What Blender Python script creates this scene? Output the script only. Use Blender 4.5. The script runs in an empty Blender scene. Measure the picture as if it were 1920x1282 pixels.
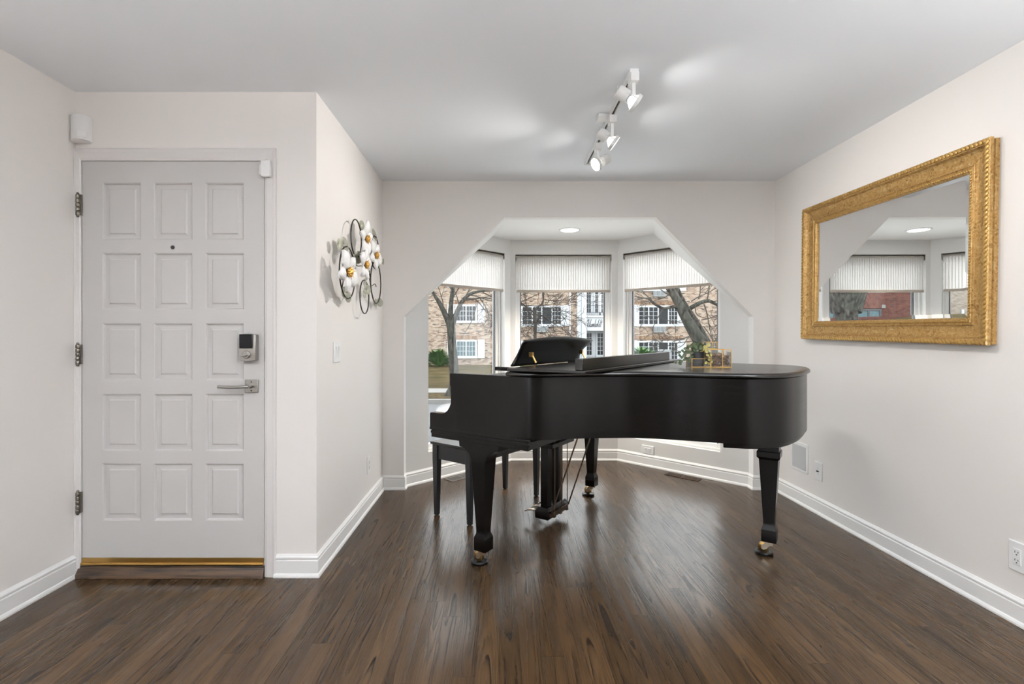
import bpy, math, random
from mathutils import Vector, Matrix, noise as mnoise
random.seed(7)
PI = math.pi
R = math.radians
C = bpy.context.scene.collection
# ------------------------------------------------------------------ scene frame
F = 940.0            # focal length in pixels of the 1920 px wide frame
VX, VY = 935.0, 632.0
EYE = 1.226
def at(px, py, Y):
    """point at depth Y seen at a pixel"""
    return Vector(((px - VX) * Y / F, Y, EYE - (py - VY) * Y / F))
def on_x(px, py, X):
    """point on a wall X = const seen at a pixel"""
    Y = X * F / (px - VX)
    return Vector((X, Y, EYE - (py - VY) * Y / F))
# ------------------------------------------------------------------ materials
MATS = {}
class NT:
    def __init__(s, name):
        s.m = bpy.data.materials.new(name); s.m.use_nodes = True
        s.t = s.m.node_tree; s.t.nodes.clear()
        s.out = s.t.nodes.new('ShaderNodeOutputMaterial')
        MATS[name] = s.m
    def n(s, typ, **kw):
        nd = s.t.nodes.new(typ)
        for k, v in kw.items():
            if k.startswith('i_'):
                key = k[2:]
                key = int(key) if key.isdigit() else key.replace('_', ' ')
                inp = nd.inputs[key]
                if hasattr(v, 'is_linked'): s.t.links.new(v, inp)
                else: inp.default_value = v
            else: setattr(nd, k, v)
        return nd
    def l(s, a, b): s.t.links.new(a, b)
    def math(s, op, a, b=None, c=None, clamp=False):
        nd = s.t.nodes.new('ShaderNodeMath'); nd.operation = op; nd.use_clamp = clamp
        for i, v in enumerate((a, b, c)):
            if v is None: continue
            if hasattr(v, 'is_linked'): s.l(v, nd.inputs[i])
            else: nd.inputs[i].default_value = v
        return nd.outputs[0]
    def mix(s, fac, a, b, blend='MIX'):
        nd = s.t.nodes.new('ShaderNodeMix'); nd.data_type = 'RGBA'; nd.blend_type = blend
        for i, v in ((0, fac), (6, a), (7, b)):
            if hasattr(v, 'is_linked'): s.l(v, nd.inputs[i])
            else: nd.inputs[i].default_value = (tuple(v) + (1,))[:4] if i else v
        return nd.outputs[2]
    def ramp(s, fac, stops):
        nd = s.t.nodes.new('ShaderNodeValToRGB'); s.l(fac, nd.inputs[0])
        e = nd.color_ramp.elements
        while len(e) < len(stops): e.new(0.5)
        for el, (p, c) in zip(e, stops):
            el.position = p; el.color = (tuple(c) + (1,))[:4]
        return nd.outputs[0]
    def mapr(s, v, a, b, c=0.0, d=1.0):
        nd = s.t.nodes.new('ShaderNodeMapRange'); nd.clamp = True
        s.l(v, nd.inputs[0])
        for i, x in enumerate((a, b, c, d)): nd.inputs[i + 1].default_value = x
        return nd.outputs[0]
    def comb(s, x, y, z):
        nd = s.t.nodes.new('ShaderNodeCombineXYZ')
        for i, v in enumerate((x, y, z)):
            if hasattr(v, 'is_linked'): s.l(v, nd.inputs[i])
            else: nd.inputs[i].default_value = v
        return nd.outputs[0]
    def xyz(s, src='Object'):
        tc = s.t.nodes.new('ShaderNodeTexCoord'); sp = s.t.nodes.new('ShaderNodeSeparateXYZ')
        s.l(tc.outputs[src], sp.inputs[0])
        return tc.outputs[src], sp.outputs[0], sp.outputs[1], sp.outputs[2]
    def bump(s, h, strength=0.2, dist=0.01):
        return s.n('ShaderNodeBump', i_Height=h, i_Strength=strength, i_Distance=dist).outputs[0]
    def bsdf(s, color, rough=0.5, metal=0.0, normal=None, spec=0.5, **kw):
        b = s.t.nodes.new('ShaderNodeBsdfPrincipled')
        for k, v in (('Base Color', color), ('Roughness', rough), ('Metallic', metal), ('Specular IOR Level', spec), ('Normal', normal)):
            if v is None: continue
            if hasattr(v, 'is_linked'): s.l(v, b.inputs[k])
            elif k == 'Base Color': b.inputs[k].default_value = (tuple(v) + (1,))[:4]
            else: b.inputs[k].default_value = v
        for k, v in kw.items(): b.inputs[k.replace('_', ' ')].default_value = v
        s.l(b.outputs[0], s.out.inputs[0])
        return b

def simple(name, color, rough=0.5, metal=0.0, var=0.06, vscale=14.0, bump=0.0, bscale=60.0, spec=0.5, **kw):
    """plain surface with a little procedural unevenness"""
    t = NT(name)
    co, x, y, z = t.xyz()
    nz = t.n('ShaderNodeTexNoise', i_Vector=co, i_Scale=vscale, i_Detail=3.0)
    col = t.mix(nz.outputs[0], tuple(c * (1 - var) for c in color), tuple(min(1, c * (1 + var)) for c in color))
    nrm = None
    if bump:
        n2 = t.n('ShaderNodeTexNoise', i_Vector=co, i_Scale=bscale, i_Detail=3.0)
        nrm = t.bump(n2.outputs[0], bump, 0.005)
    t.bsdf(col, rough, metal, nrm, spec, **kw)
    return t.m

def M(n): return MATS[n]

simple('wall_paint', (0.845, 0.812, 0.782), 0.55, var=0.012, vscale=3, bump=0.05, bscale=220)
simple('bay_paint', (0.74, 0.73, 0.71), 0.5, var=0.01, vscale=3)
simple('ceiling_paint', (0.89, 0.925, 0.965), 0.75, var=0.008, vscale=2)
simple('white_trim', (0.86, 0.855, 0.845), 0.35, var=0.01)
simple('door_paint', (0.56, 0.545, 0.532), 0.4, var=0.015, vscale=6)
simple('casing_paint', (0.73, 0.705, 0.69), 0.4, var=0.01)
simple('bay_ceiling_paint', (0.90, 0.89, 0.87), 0.7, var=0.008, vscale=2)
simple('soffit_paint', (0.88, 0.875, 0.865), 0.6, var=0.01)
simple('rear_paint', (0.20, 0.185, 0.17), 0.6, var=0.05)
simple('window_gasket', (0.16, 0.165, 0.17), 0.5)
simple('white_plastic', (0.85, 0.85, 0.85), 0.35, var=0.01)
simple('grey_panel', (0.56, 0.57, 0.58), 0.45, var=0.02)
simple('dark_hole', (0.01, 0.01, 0.01), 0.8)
simple('satin_nickel', (0.36, 0.345, 0.32), 0.32, 1.0, var=0.05)
simple('black_glass', (0.006, 0.006, 0.007), 0.25, spec=0.2)
simple('brass', (0.5, 0.31, 0.1), 0.28, 1.0, var=0.12, vscale=8)
simple('polished_brass', (0.8, 0.7, 0.56), 0.2, 1.0, var=0.08)
simple('steel_hinge', (0.22, 0.2, 0.17), 0.4, 1.0, var=0.15, vscale=60)
simple('black_rubber', (0.006, 0.006, 0.006), 0.3, spec=0.3)
simple('dark_metal', (0.045, 0.04, 0.036), 0.4, 0.7)
simple('track_white', (0.78, 0.78, 0.77), 0.4)
simple('white_enamel', (0.88, 0.87, 0.86), 0.45, var=0.03, vscale=40)
simple('sage_leaf', (0.4, 0.4, 0.32), 0.45, 0.25, var=0.25, vscale=40)
simple('gold_centre', (0.65, 0.36, 0.08), 0.35, 0.8, var=0.3, vscale=120)
simple('copper_rod', (0.17, 0.12, 0.085), 0.3, 1.0)
simple('pot_black', (0.02, 0.02, 0.022), 0.5)
simple('plant_leaf', (0.055, 0.075, 0.03), 0.5, var=0.4, vscale=30)
simple('pale_leaf', (0.34, 0.29, 0.09), 0.5, var=0.3, vscale=40)
simple('dried_petal', (0.2, 0.11, 0.055), 0.7, var=0.4, vscale=60)
simple('blind_rail', (0.40, 0.37, 0.33), 0.6)
simple('hem_fabric', (0.46, 0.40, 0.34), 0.8, var=0.1, vscale=90)
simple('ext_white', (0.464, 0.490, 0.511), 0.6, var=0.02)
simple('ext_window_dark', (0.022, 0.026, 0.03), 0.2, var=0.5, vscale=1.2, spec=0.12)
simple('ext_window_pale', (0.075, 0.125, 0.14), 0.2, var=0.3, vscale=2.0, spec=0.15)
simple('iron', (0.05, 0.05, 0.055), 0.6)
simple('concrete', (0.191, 0.187, 0.179), 0.85, var=0.12, vscale=3)
simple('pale_concrete', (0.72, 0.72, 0.70), 0.85, var=0.06, vscale=3)
simple('asphalt', (0.106, 0.108, 0.111), 0.9, var=0.2, vscale=2)
simple('ac_metal', (0.265, 0.286, 0.292), 0.6)
simple('utility_grey', (0.223, 0.239, 0.244), 0.6)
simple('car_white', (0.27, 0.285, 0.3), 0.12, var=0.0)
simple('car_glass', (0.02, 0.025, 0.03), 0.05)
simple('shrub_green', (0.045, 0.12, 0.022), 0.7, var=0.5, vscale=9)
simple('twig', (0.035, 0.028, 0.022), 0.85, var=0.25, vscale=8)
simple('herring_mortar', (0.45, 0.38, 0.34), 0.9)

def bark():
    t = NT('bark'); co, x, y, z = t.xyz()
    v = t.comb(t.math('MULTIPLY', x, 9), t.math('MULTIPLY', y, 9), t.math('MULTIPLY', z, 3.5))
    n = t.n('ShaderNodeTexNoise', i_Vector=v, i_Scale=2.0, i_Detail=6.0)
    n2 = t.n('ShaderNodeTexNoise', i_Vector=co, i_Scale=1.6, i_Detail=3.0)
    c1 = t.ramp(n.outputs[0], [(0.36, (0.010, 0.009, 0.0075)), (0.50, (0.040, 0.037, 0.031)), (0.68, (0.080, 0.075, 0.064))])
    c2 = t.mix(t.mapr(n2.outputs[0], 0.50, 0.70, 0, .6), c1, (0.038, 0.046, 0.034))
    t.bsdf(c2, 0.9, 0, t.bump(n.outputs[0], 0.8, 0.03), 0.2)
bark()

def brick(name, cols, mortar, w=0.24, h=0.082):
    t = NT(name); co, x, y, z = t.xyz()
    u = t.math('ADD', x, y)
    row = t.math('FLOOR', t.math('DIVIDE', z, h))
    off = t.math('MULTIPLY', t.math('MODULO', t.math('ABSOLUTE', row), 2.0), 0.5)
    cu = t.math('ADD', t.math('DIVIDE', u, w), off)
    col = t.math('FLOOR', cu)
    wn = t.n('ShaderNodeTexWhiteNoise', noise_dimensions='2D', i_Vector=t.comb(col, row, 0.0))
    nz = t.n('ShaderNodeTexNoise', i_Vector=t.comb(t.math('MULTIPLY', col, .35), t.math('MULTIPLY', row, .6), 0.0), i_Scale=1.0, i_Detail=2.0)
    v = t.math('ADD', t.math('MULTIPLY', wn.outputs[0], .62), t.math('MULTIPLY', t.mapr(nz.outputs[0], .25, .75), .38))
    base = t.ramp(v, cols)
    fu = t.math('FRACT', cu); fv = t.math('FRACT', t.math('DIVIDE', z, h))
    m = t.math('MAXIMUM', t.math('LESS_THAN', fu, 0.07), t.math('LESS_THAN', fv, 0.17))
    t.bsdf(t.mix(m, base, mortar), 0.9, 0, None, 0.2)
def S(f, *c): return tuple((p, tuple(round(x * f, 3) for x in q)) for p, q in c)
brick('tan_brick', S(.38, (0.0, (0.10, 0.07, 0.06)), (0.20, (0.17, 0.12, 0.10)), (0.30, (0.52, 0.32, 0.23)), (0.5, (0.72, 0.52, 0.38)), (0.72, (0.92, 0.74, 0.57)), (1.0, (0.98, 0.86, 0.71))), (0.31, 0.285, 0.25))
brick('red_brick', S(.33, (0.0, (0.10, 0.035, 0.03)), (0.3, (0.22, 0.065, 0.05)), (0.7, (0.34, 0.11, 0.08)), (1.0, (0.42, 0.17, 0.13))), (0.11, 0.085, 0.07))
brick('pale_brick', S(.36, (0.0, (0.30, 0.22, 0.17)), (0.3, (0.55, 0.46, 0.37)), (0.7, (0.75, 0.65, 0.53)), (1.0, (0.82, 0.74, 0.62))), (0.24, 0.21, 0.18))
brick('soldier_brick', S(.36, (0.0, (0.25, 0.13, 0.09)), (0.4, (0.60, 0.36, 0.22)), (1.0, (0.85, 0.64, 0.45))), (0.15, 0.12, 0.10), w=0.09, h=0.3)

def herringbone():
    t = NT('herringbone_brick'); co, x, y, z = t.xyz()
    u = t.math('PINGPONG', x, 0.22)
    d = t.math('ADD', z, u)
    row = t.math('FLOOR', t.math('DIVIDE', d, 0.085))
    col = t.math('FLOOR', t.math('DIVIDE', x, 0.22))
    wn = t.n('ShaderNodeTexWhiteNoise', noise_dimensions='2D', i_Vector=t.comb(col, row, 0.0))
    base = t.ramp(wn.outputs[0], [(0, (0.06, 0.02, 0.018)), (0.5, (0.11, 0.038, 0.03)), (1, (0.15, 0.06, 0.045))])
    m = t.math('LESS_THAN', t.math('FRACT', t.math('DIVIDE', d, 0.085)), 0.2)
    t.bsdf(t.mix(m, base, (0.17, 0.13, 0.115)), 0.9, spec=0.2)
herringbone()

def lawn():
    t = NT('winter_grass'); co, x, y, z = t.xyz()
    n = t.n('ShaderNodeTexNoise', i_Vector=co, i_Scale=1.1, i_Detail=6.0)
    n2 = t.n('ShaderNodeTexNoise', i_Vector=co, i_Scale=9.0, i_Detail=5.0)
    c = t.ramp(n.outputs[0], [(0.3, (0.030, 0.028, 0.009)), (0.5, (0.066, 0.050, 0.021)), (0.7, (0.10, 0.074, 0.036))])
    litter = t.math('MULTIPLY', t.mapr(n2.outputs[0], 0.46, 0.62), t.mapr(y, 25.0, 20.5))
    c = t.mix(litter, c, (0.018, 0.011, 0.007))
    t.bsdf(c, 0.95, 0, t.bump(n2.outputs[0], 0.7, 0.05), 0.1)
lawn()

def wood_floor():
    t = NT('oak_floor'); co, x, y, z = t.xyz()
    W = 0.083
    px = t.math('DIVIDE', x, W); idx = t.math('FLOOR', px); fx = t.math('FRACT', px)
    r1 = t.n('ShaderNodeTexWhiteNoise', noise_dimensions='1D', i_W=idx).outputs[0]
    yl = t.math('ADD', t.math('DIVIDE', y, 1.25), t.math('MULTIPLY', r1, 7.3))
    idy = t.math('FLOOR', yl); fy = t.math('FRACT', yl)
    wn = t.n('ShaderNodeTexWhiteNoise', noise_dimensions='2D', i_Vector=t.comb(idx, idy, 0.0))
    r2 = wn.outputs[0]
    sep = t.n('ShaderNodeSeparateColor', i_Color=wn.outputs[1])
    r3, r4 = sep.outputs[1], sep.outputs[2]
    gx = t.math('ADD', x, t.math('MULTIPLY', r2, 17.0)); gy = t.math('ADD', y, t.math('MULTIPLY', r3, 41.0))
    lx = t.math('SUBTRACT', fx, t.math('ADD', 0.2, t.math('MULTIPLY', r4, 0.6)))        # -.. across the board
    # cathedral figure: nested arches, the rings of a plain-sawn log
    warp = t.n('ShaderNodeTexNoise', i_Vector=t.comb(t.math('MULTIPLY', gx, 11.0), t.math('MULTIPLY', gy, 1.25), 0.0), i_Scale=1.0, i_Detail=1.5, i_Roughness=0.45).outputs[0]
    fine = t.n('ShaderNodeTexNoise', i_Vector=t.comb(t.math('MULTIPLY', gx, 90.0), t.math('MULTIPLY', gy, 5.0), 0.0), i_Scale=1.0, i_Detail=2.0).outputs[0]
    arch = t.math('MULTIPLY', t.math('MULTIPLY', lx, lx), t.math('ADD', 5.0, t.math('MULTIPLY', r3, 16.0)))
    ph = t.math('ADD', arch, t.math('MULTIPLY', t.math('MULTIPLY', gy, 2.4), t.math('SUBTRACT', r2, 0.5)))
    ph = t.math('ADD', ph, t.math('MULTIPLY', warp, 6.0)); ph = t.math('ADD', ph, t.math('MULTIPLY', fine, 0.22))
    band = t.math('FRACT', t.math('MULTIPLY', ph, 1.0))
    line = t.math('MULTIPLY', t.math('POWER', band, 1.4), t.mapr(band, 1.0, 0.90))
    pore = t.n('ShaderNodeTexNoise', i_Vector=t.comb(t.math('MULTIPLY', gx, 230), t.math('MULTIPLY', gy, 7), 0.0), i_Scale=1.0, i_Detail=2.0).outputs[0]
    pores = t.mapr(pore, 0.48, 0.60)
    clump = t.mapr(t.n('ShaderNodeTexNoise', i_Vector=t.comb(t.math('MULTIPLY', gx, 30), t.math('MULTIPLY', gy, 3.0), 0.0), i_Scale=1.0, i_Detail=2.0).outputs[0], 0.40, 0.62)
    soft = t.n('ShaderNodeTexNoise', i_Vector=t.comb(t.math('MULTIPLY', gx, 9), t.math('MULTIPLY', gy, 1.1), 0.0), i_Scale=1.0, i_Detail=2.0).outputs[0]
    base = t.ramp(r2, [(0.0, (0.0476, 0.0271, 0.0127)), (0.35, (0.0623, 0.0353, 0.0164)), (0.7, (0.0771, 0.0435, 0.0205)), (1.0, (0.0968, 0.0558, 0.0262))])
    base = t.mix(t.mapr(soft, 0.35, 0.7, 0.0, 0.4), base, (0.0943, 0.0541, 0.0262))
    dark = t.math('MULTIPLY', line, t.math('ADD', 0.40, t.math('ADD', t.math('MULTIPLY', clump, 0.75), t.math('MULTIPLY', pores, 0.25))), clamp=True)
    dark = t.math('MAXIMUM', dark, t.math('MULTIPLY', pores, 0.34))
    c = t.mix(dark, base, (0.009, 0.005, 0.003))
    gap = t.math('MAXIMUM', t.math('LESS_THAN', fx, 0.014), t.math('LESS_THAN', fy, 0.0014))
    c = t.mix(t.math('MULTIPLY', gap, 0.6), c, (0.010, 0.006, 0.004))
    h = t.math('SUBTRACT', t.math('SUBTRACT', 1.0, t.math('MULTIPLY', dark, 0.45)), t.math('MULTIPLY', gap, 1.0))
    h = t.math('ADD', h, t.math('MULTIPLY', r4, 0.10))
    nrm = t.bump(h, 0.20, 0.0025)
    rough = t.math('ADD', 0.21, t.math('MULTIPLY', dark, 0.10))
    t.bsdf(c, rough, 0, nrm, 0.29, IOR=1.45)
wood_floor()

def sill_wood():
    t = NT('sill_wood'); co, x, y, z = t.xyz()
    n = t.n('ShaderNodeTexNoise', i_Vector=t.comb(t.math('MULTIPLY', x, 4), t.math('MULTIPLY', y, 60), t.math('MULTIPLY', z, 60)), i_Scale=1.0, i_Detail=4.0, i_Distortion=0.6)
    c = t.ramp(n.outputs[0], [(0.35, (0.012, 0.007, 0.004)), (0.5, (0.06, 0.033, 0.017)), (0.7, (0.10, 0.055, 0.028))])
    t.bsdf(c, 0.4)
sill_wood()

def piano_black(name='piano_black', spec=0.24, r0=0.19):
    t = NT(name); co, x, y, z = t.xyz()
    n = t.n('ShaderNodeTexNoise', i_Vector=t.comb(t.math('MULTIPLY', x, 3), t.math('MULTIPLY', y, 3), t.math('MULTIPLY', z, 90)), i_Scale=1.0, i_Detail=3.0)
    c = t.mix(n.outputs[0], (0.002, 0.0017, 0.0016), (0.005, 0.0042, 0.0038))
    r = t.math('ADD', r0, t.math('MULTIPLY', n.outputs[0], 0.08))
    t.bsdf(c, r, 0, t.bump(n.outputs[0], 0.03, 0.002), spec)
piano_black()
piano_black('piano_top', 0.7, 0.2)
piano_black('piano_desk', 0.45, 0.3)
simple('satin_black', (0.014, 0.0145, 0.017), 0.36, var=0.1)

def gold_frame():
    t = NT('gilt_frame'); co, x, y, z = t.xyz()
    n = t.n('ShaderNodeTexNoise', i_Vector=co, i_Scale=52.0, i_Detail=4.0, i_Distortion=1.6)
    n2 = t.n('ShaderNodeTexNoise', i_Vector=co, i_Scale=9.0, i_Detail=3.0)
    c = t.ramp(n.outputs[0], [(0.28, (0.15, 0.075, 0.022)), (0.42, (0.40, 0.22, 0.062)), (0.58, (0.50, 0.31, 0.11)), (0.76, (0.62, 0.48, 0.27))])
    c = t.mix(t.mapr(n2.outputs[0], 0.45, 0.7, 0, 0.35), c, (0.46, 0.28, 0.095))
    t.bsdf(c, 0.42, 0.5, t.bump(n.outputs[0], 0.45, 0.006), 0.5)
gold_frame()
simple('gilt_plain', (0.52, 0.32, 0.1), 0.36, 0.6, var=0.18, vscale=30)

def mirror_mat():
    t = NT('mirror_silver'); t.bsdf((0.90, 0.91, 0.91), 0.0, 1.0)
mirror_mat()

def glass(name, tint=(0.97, 0.985, 0.985), refl=0.05):
    t = NT(name)
    tr = t.n('ShaderNodeBsdfTransparent', i_Color=tint + (1,))
    gl = t.n('ShaderNodeBsdfGlossy', i_Roughness=0.0)
    fr = t.n('ShaderNodeLayerWeight', i_Blend=0.12)
    mx = t.n('ShaderNodeMixShader', i_0=t.math('ADD', t.math('MULTIPLY', fr.outputs[0], 0.6), refl * 0.5, clamp=True))
    t.l(tr.outputs[0], mx.inputs[1]); t.l(gl.outputs[0], mx.inputs[2]); t.l(mx.outputs[0], t.out.inputs[0])
glass('window_glass')
glass('terrarium_glass', (0.96, 0.97, 0.97), 0.12)

def blind():
    t = NT('sheer_blind'); co, x, y, z = t.xyz()
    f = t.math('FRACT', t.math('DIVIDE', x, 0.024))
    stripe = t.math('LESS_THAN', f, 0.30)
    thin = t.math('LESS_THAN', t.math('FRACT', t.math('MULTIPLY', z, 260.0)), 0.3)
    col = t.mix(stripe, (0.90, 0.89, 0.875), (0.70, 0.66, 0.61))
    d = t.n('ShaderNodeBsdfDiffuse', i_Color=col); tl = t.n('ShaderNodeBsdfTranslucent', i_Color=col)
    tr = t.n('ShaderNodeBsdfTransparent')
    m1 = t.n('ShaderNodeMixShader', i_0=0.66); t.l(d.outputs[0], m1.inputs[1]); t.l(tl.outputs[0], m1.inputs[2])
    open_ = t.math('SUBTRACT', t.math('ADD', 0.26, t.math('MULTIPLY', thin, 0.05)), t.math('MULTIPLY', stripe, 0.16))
    m2 = t.n('ShaderNodeMixShader', i_0=open_); t.l(m1.outputs[0], m2.inputs[1]); t.l(tr.outputs[0], m2.inputs[2])
    t.l(m2.outputs[0], t.out.inputs[0])
blind()

def emit(name, col, s):
    t = NT(name); e = t.n('ShaderNodeEmission', i_Color=col + (1,), i_Strength=s); t.l(e.outputs[0], t.out.inputs[0])
emit('lamp_glow', (1.0, 0.97, 0.92), 6.0)
emit('lamp_gap', (1.0, 0.97, 0.92), 1.1)
emit('lamp_face', (1.0, 0.96, 0.90), 9.0)

# ------------------------------------------------------------------ mesh builder
WM = {}
class MB:
    def __init__(s): s.v = []; s.f = []
    def add(s, vs, fs):
        o = len(s.v); s.v += [Vector(p) for p in vs]; s.f += [tuple(i + o for i in f) for f in fs]; return s
    def box(s, x0, x1, y0, y1, z0, z1, m=None):
        p = [Vector((x, y, z)) for z in (z0, z1) for x, y in ((x0, y0), (x1, y0), (x1, y1), (x0, y1))]
        if m is not None: p = [m @ q for q in p]
        return s.add(p, [(3, 2, 1, 0), (4, 5, 6, 7), (0, 1, 5, 4), (1, 2, 6, 5), (2, 3, 7, 6), (3, 0, 4, 7)])
    def prism(s, poly, z0, z1, m=None):
        n = len(poly); a = sum(poly[i][0] * poly[(i + 1) % n][1] - poly[(i + 1) % n][0] * poly[i][1] for i in range(n))
        if a < 0: poly = poly[::-1]
        p = [Vector((x, y, z0)) for x, y in poly] + [Vector((x, y, z1)) for x, y in poly]
        if m is not None: p = [m @ q for q in p]
        return s.add(p, [tuple(range(n - 1, -1, -1)), tuple(range(n, 2 * n))] + [(i, (i + 1) % n, n + (i + 1) % n, n + i) for i in range(n)])
    def tube(s, pts, rad, n=8, caps=True):
        pts = [Vector(p) for p in pts]
        if not hasattr(rad, '__len__'): rad = [rad] * len(pts)
        vs = []; fs = []
        ref = None
        for i, p in enumerate(pts):
            d = (pts[min(i + 1, len(pts) - 1)] - pts[max(i - 1, 0)])
            d = d.normalized() if d.length > 1e-9 else Vector((0, 0, 1))
            if ref is None:
                ref = d.orthogonal().normalized()
            else:
                ref = ref - d * ref.dot(d)
                ref = ref.normalized() if ref.length > 1e-6 else d.orthogonal().normalized()
            b = d.cross(ref)
            for k in range(n):
                a = 2 * PI * k / n
                vs.append(p + (ref * math.cos(a) + b * math.sin(a)) * rad[i])
        for i in range(len(pts) - 1):
            for k in range(n):
                fs.append((i * n + k, i * n + (k + 1) % n, (i + 1) * n + (k + 1) % n, (i + 1) * n + k))
        if caps:
            fs.append(tuple(range(n - 1, -1, -1))); fs.append(tuple(range((len(pts) - 1) * n, len(pts) * n)))
        return s.add(vs, fs)
    def lathe(s, prof, m=None, n=24, caps=True):
        """prof: [(r, z)] about local z"""
        vs = []; fs = []
        for r, z in prof:
            for k in range(n):
                a = 2 * PI * k / n
                q = Vector((r * math.cos(a), r * math.sin(a), z)); vs.append(m @ q if m is not None else q)
        for i in range(len(prof) - 1):
            for k in range(n):
                fs.append((i * n + k, i * n + (k + 1) % n, (i + 1) * n + (k + 1) % n, (i + 1) * n + k))
        if caps:
            fs.append(tuple(range(n - 1, -1, -1))); fs.append(tuple(range((len(prof) - 1) * n, len(prof) * n)))
        return s.add(vs, fs)
    def loft(s, loops, closed=True, caps=True):
        n = len(loops[0]); vs = [Vector(p) for lp in loops for p in lp]; fs = []
        for i in range(len(loops) - 1):
            for k in range(n if closed else n - 1):
                fs.append((i * n + k, i * n + (k + 1) % n, (i + 1) * n + (k + 1) % n, (i + 1) * n + k))
        if caps and closed:
            fs.append(tuple(range(n - 1, -1, -1))); fs.append(tuple(range((len(loops) - 1) * n, len(loops) * n)))
        return s.add(vs, fs)
    def ball(s, c, r, n=8, m=5, sc=(1, 1, 1), rot=None):
        vs = []; fs = []
        for i in range(m + 1):
            th = PI * i / m
            for k in range(n):
                a = 2 * PI * k / n
                q = Vector((sc[0] * r * math.sin(th) * math.cos(a), sc[1] * r * math.sin(th) * math.sin(a), sc[2] * r * math.cos(th)))
                vs.append(Vector(c) + (rot @ q if rot is not None else q))
        for i in range(m):
            for k in range(n):
                fs.append((i * n + k, (i + 1) * n + k, (i + 1) * n + (k + 1) % n, i * n + (k + 1) % n))
        return s.add(vs, fs)
    def build(s, name, mat, parent=None, world=False, smooth=False, bevel=0.0, seg=2, solid=0.0, kind=None, label=None):
        me = bpy.data.meshes.new(name)
        vs = s.v
        if world and parent is not None:
            inv = WM[parent.name].inverted(); vs = [inv @ v for v in vs]
        me.from_pydata([tuple(v) for v in vs], [], s.f)
        me.validate(); me.update()
        import bmesh
        bm = bmesh.new(); bm.from_mesh(me); bmesh.ops.recalc_face_normals(bm, faces=bm.faces[:]); bm.to_mesh(me); bm.free()
        me.materials.append(M(mat) if isinstance(mat, str) else mat)
        o = bpy.data.objects.new(name, me); C.objects.link(o)
        if parent is not None: o.parent = parent; WM[o.name] = WM[parent.name]
        else: WM[o.name] = Matrix()
        if solid:
            md = o.modifiers.new('solid', 'SOLIDIFY'); md.thickness = solid; md.offset = 0
        if bevel:
            md = o.modifiers.new('bevel', 'BEVEL'); md.width = bevel; md.segments = seg; md.limit_method = 'ANGLE'; md.angle_limit = R(35)
            md.harden_normals = False
        if smooth or bevel:
            for p in me.polygons: p.use_smooth = True
            try: me.set_sharp_from_angle(angle=R(38))
            except Exception: pass
        if kind: o['kind'] = kind
        if label: o['label'] = label
        return o

def tag(o, label, cat, group=None, kind=None):
    o['label'] = label; o['category'] = cat
    if group: o['group'] = group
    if kind: o['kind'] = kind
    return o
def thing(name, label, cat, loc=(0, 0, 0), rot=(0, 0, 0), group=None, kind=None):
    o = bpy.data.objects.new(name, None); C.objects.link(o)
    o.location = loc; o.rotation_euler = rot; o.empty_display_size = 0.1
    from mathutils import Euler
    WM[o.name] = Matrix.Translation(Vector(loc)) @ Euler(rot).to_matrix().to_4x4()
    return tag(o, label, cat, group, kind)
def dup(root, loc, rot=(0, 0, 0), label=None, names=None):
    r = root.copy(); C.objects.link(r); r.location = loc; r.rotation_euler = rot
    if label: r['label'] = label
    for ch in list(root.children):
        c = ch.copy(); C.objects.link(c); c.parent = r
        for g in ch.children:
            d = g.copy(); C.objects.link(d); d.parent = c
    return r

def catmull(pts, per=8):
    P = [Vector(p) for p in pts]; out = []
    for i in range(len(P) - 1):
        p0 = P[i - 1] if i else P[0] * 2 - P[1]; p1, p2 = P[i], P[i + 1]
        p3 = P[i + 2] if i + 2 < len(P) else P[-1] * 2 - P[-2]
        t0 = 0; t1 = t0 + max(1e-4, (p1 - p0).length) ** 0.5; t2 = t1 + (p2 - p1).length ** 0.5; t3 = t2 + max(1e-4, (p3 - p2).length) ** 0.5
        for k in range(per):
            t = t1 + (t2 - t1) * k / per
            a1 = p0 * ((t1 - t) / (t1 - t0)) + p1 * ((t - t0) / (t1 - t0)); a2 = p1 * ((t2 - t) / (t2 - t1)) + p2 * ((t - t1) / (t2 - t1)); a3 = p2 * ((t3 - t) / (t3 - t2)) + p3 * ((t - t2) / (t3 - t2))
            b1 = a1 * ((t2 - t) / (t2 - t0)) + a2 * ((t - t0) / (t2 - t0)); b2 = a2 * ((t3 - t) / (t3 - t1)) + a3 * ((t - t1) / (t3 - t1))
            out.append(b1 * ((t2 - t) / (t2 - t1)) + b2 * ((t - t1) / (t2 - t1)))
    out.append(P[-1]); return out
def frame_to(d, up=Vector((0, 0, 1))):
    """rotation whose z axis is d"""
    d = Vector(d).normalized(); x = up.cross(d)
    if x.length < 1e-4: x = Vector((1, 0, 0))
    x.normalize(); y = d.cross(x)
    return Matrix((x, y, d)).transposed()
WORLD, SIDE_FILL, BAYL, EXPO = 2.5, 60, 90, 0.84
DOWN_FILL = [('down_fill', 1.0, -.8, 2)]  # unseen fill lamp added flush with the ceiling behind the viewer
UP_FILL = [(-.9, -.5, 1.75, 265), (1.95, -.4, 1.7, 400)]
# ------------------------------------------------------------------ the room
H = 2.483
XL, XN, XR = -2.170, -0.935, 2.222
YD, YB, YJ, YW, YS = 2.572, 4.038, 4.106, 4.989, -4.2
BL0, BL1, BR1, BR0 = Vector((-0.765, YJ, 0)), Vector((0.117, YW, 0)), Vector((1.184, YW, 0)), Vector((2.053, YJ, 0))
HB = 2.192          # bay ceiling
ZS, ZH = 0.246, 2.05  # window sill and head
def struct(name, mb, mat, label, cat, **kw):
    o = mb.build(name, mat, None, **kw); return tag(o, label, cat, None, 'structure')

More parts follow.
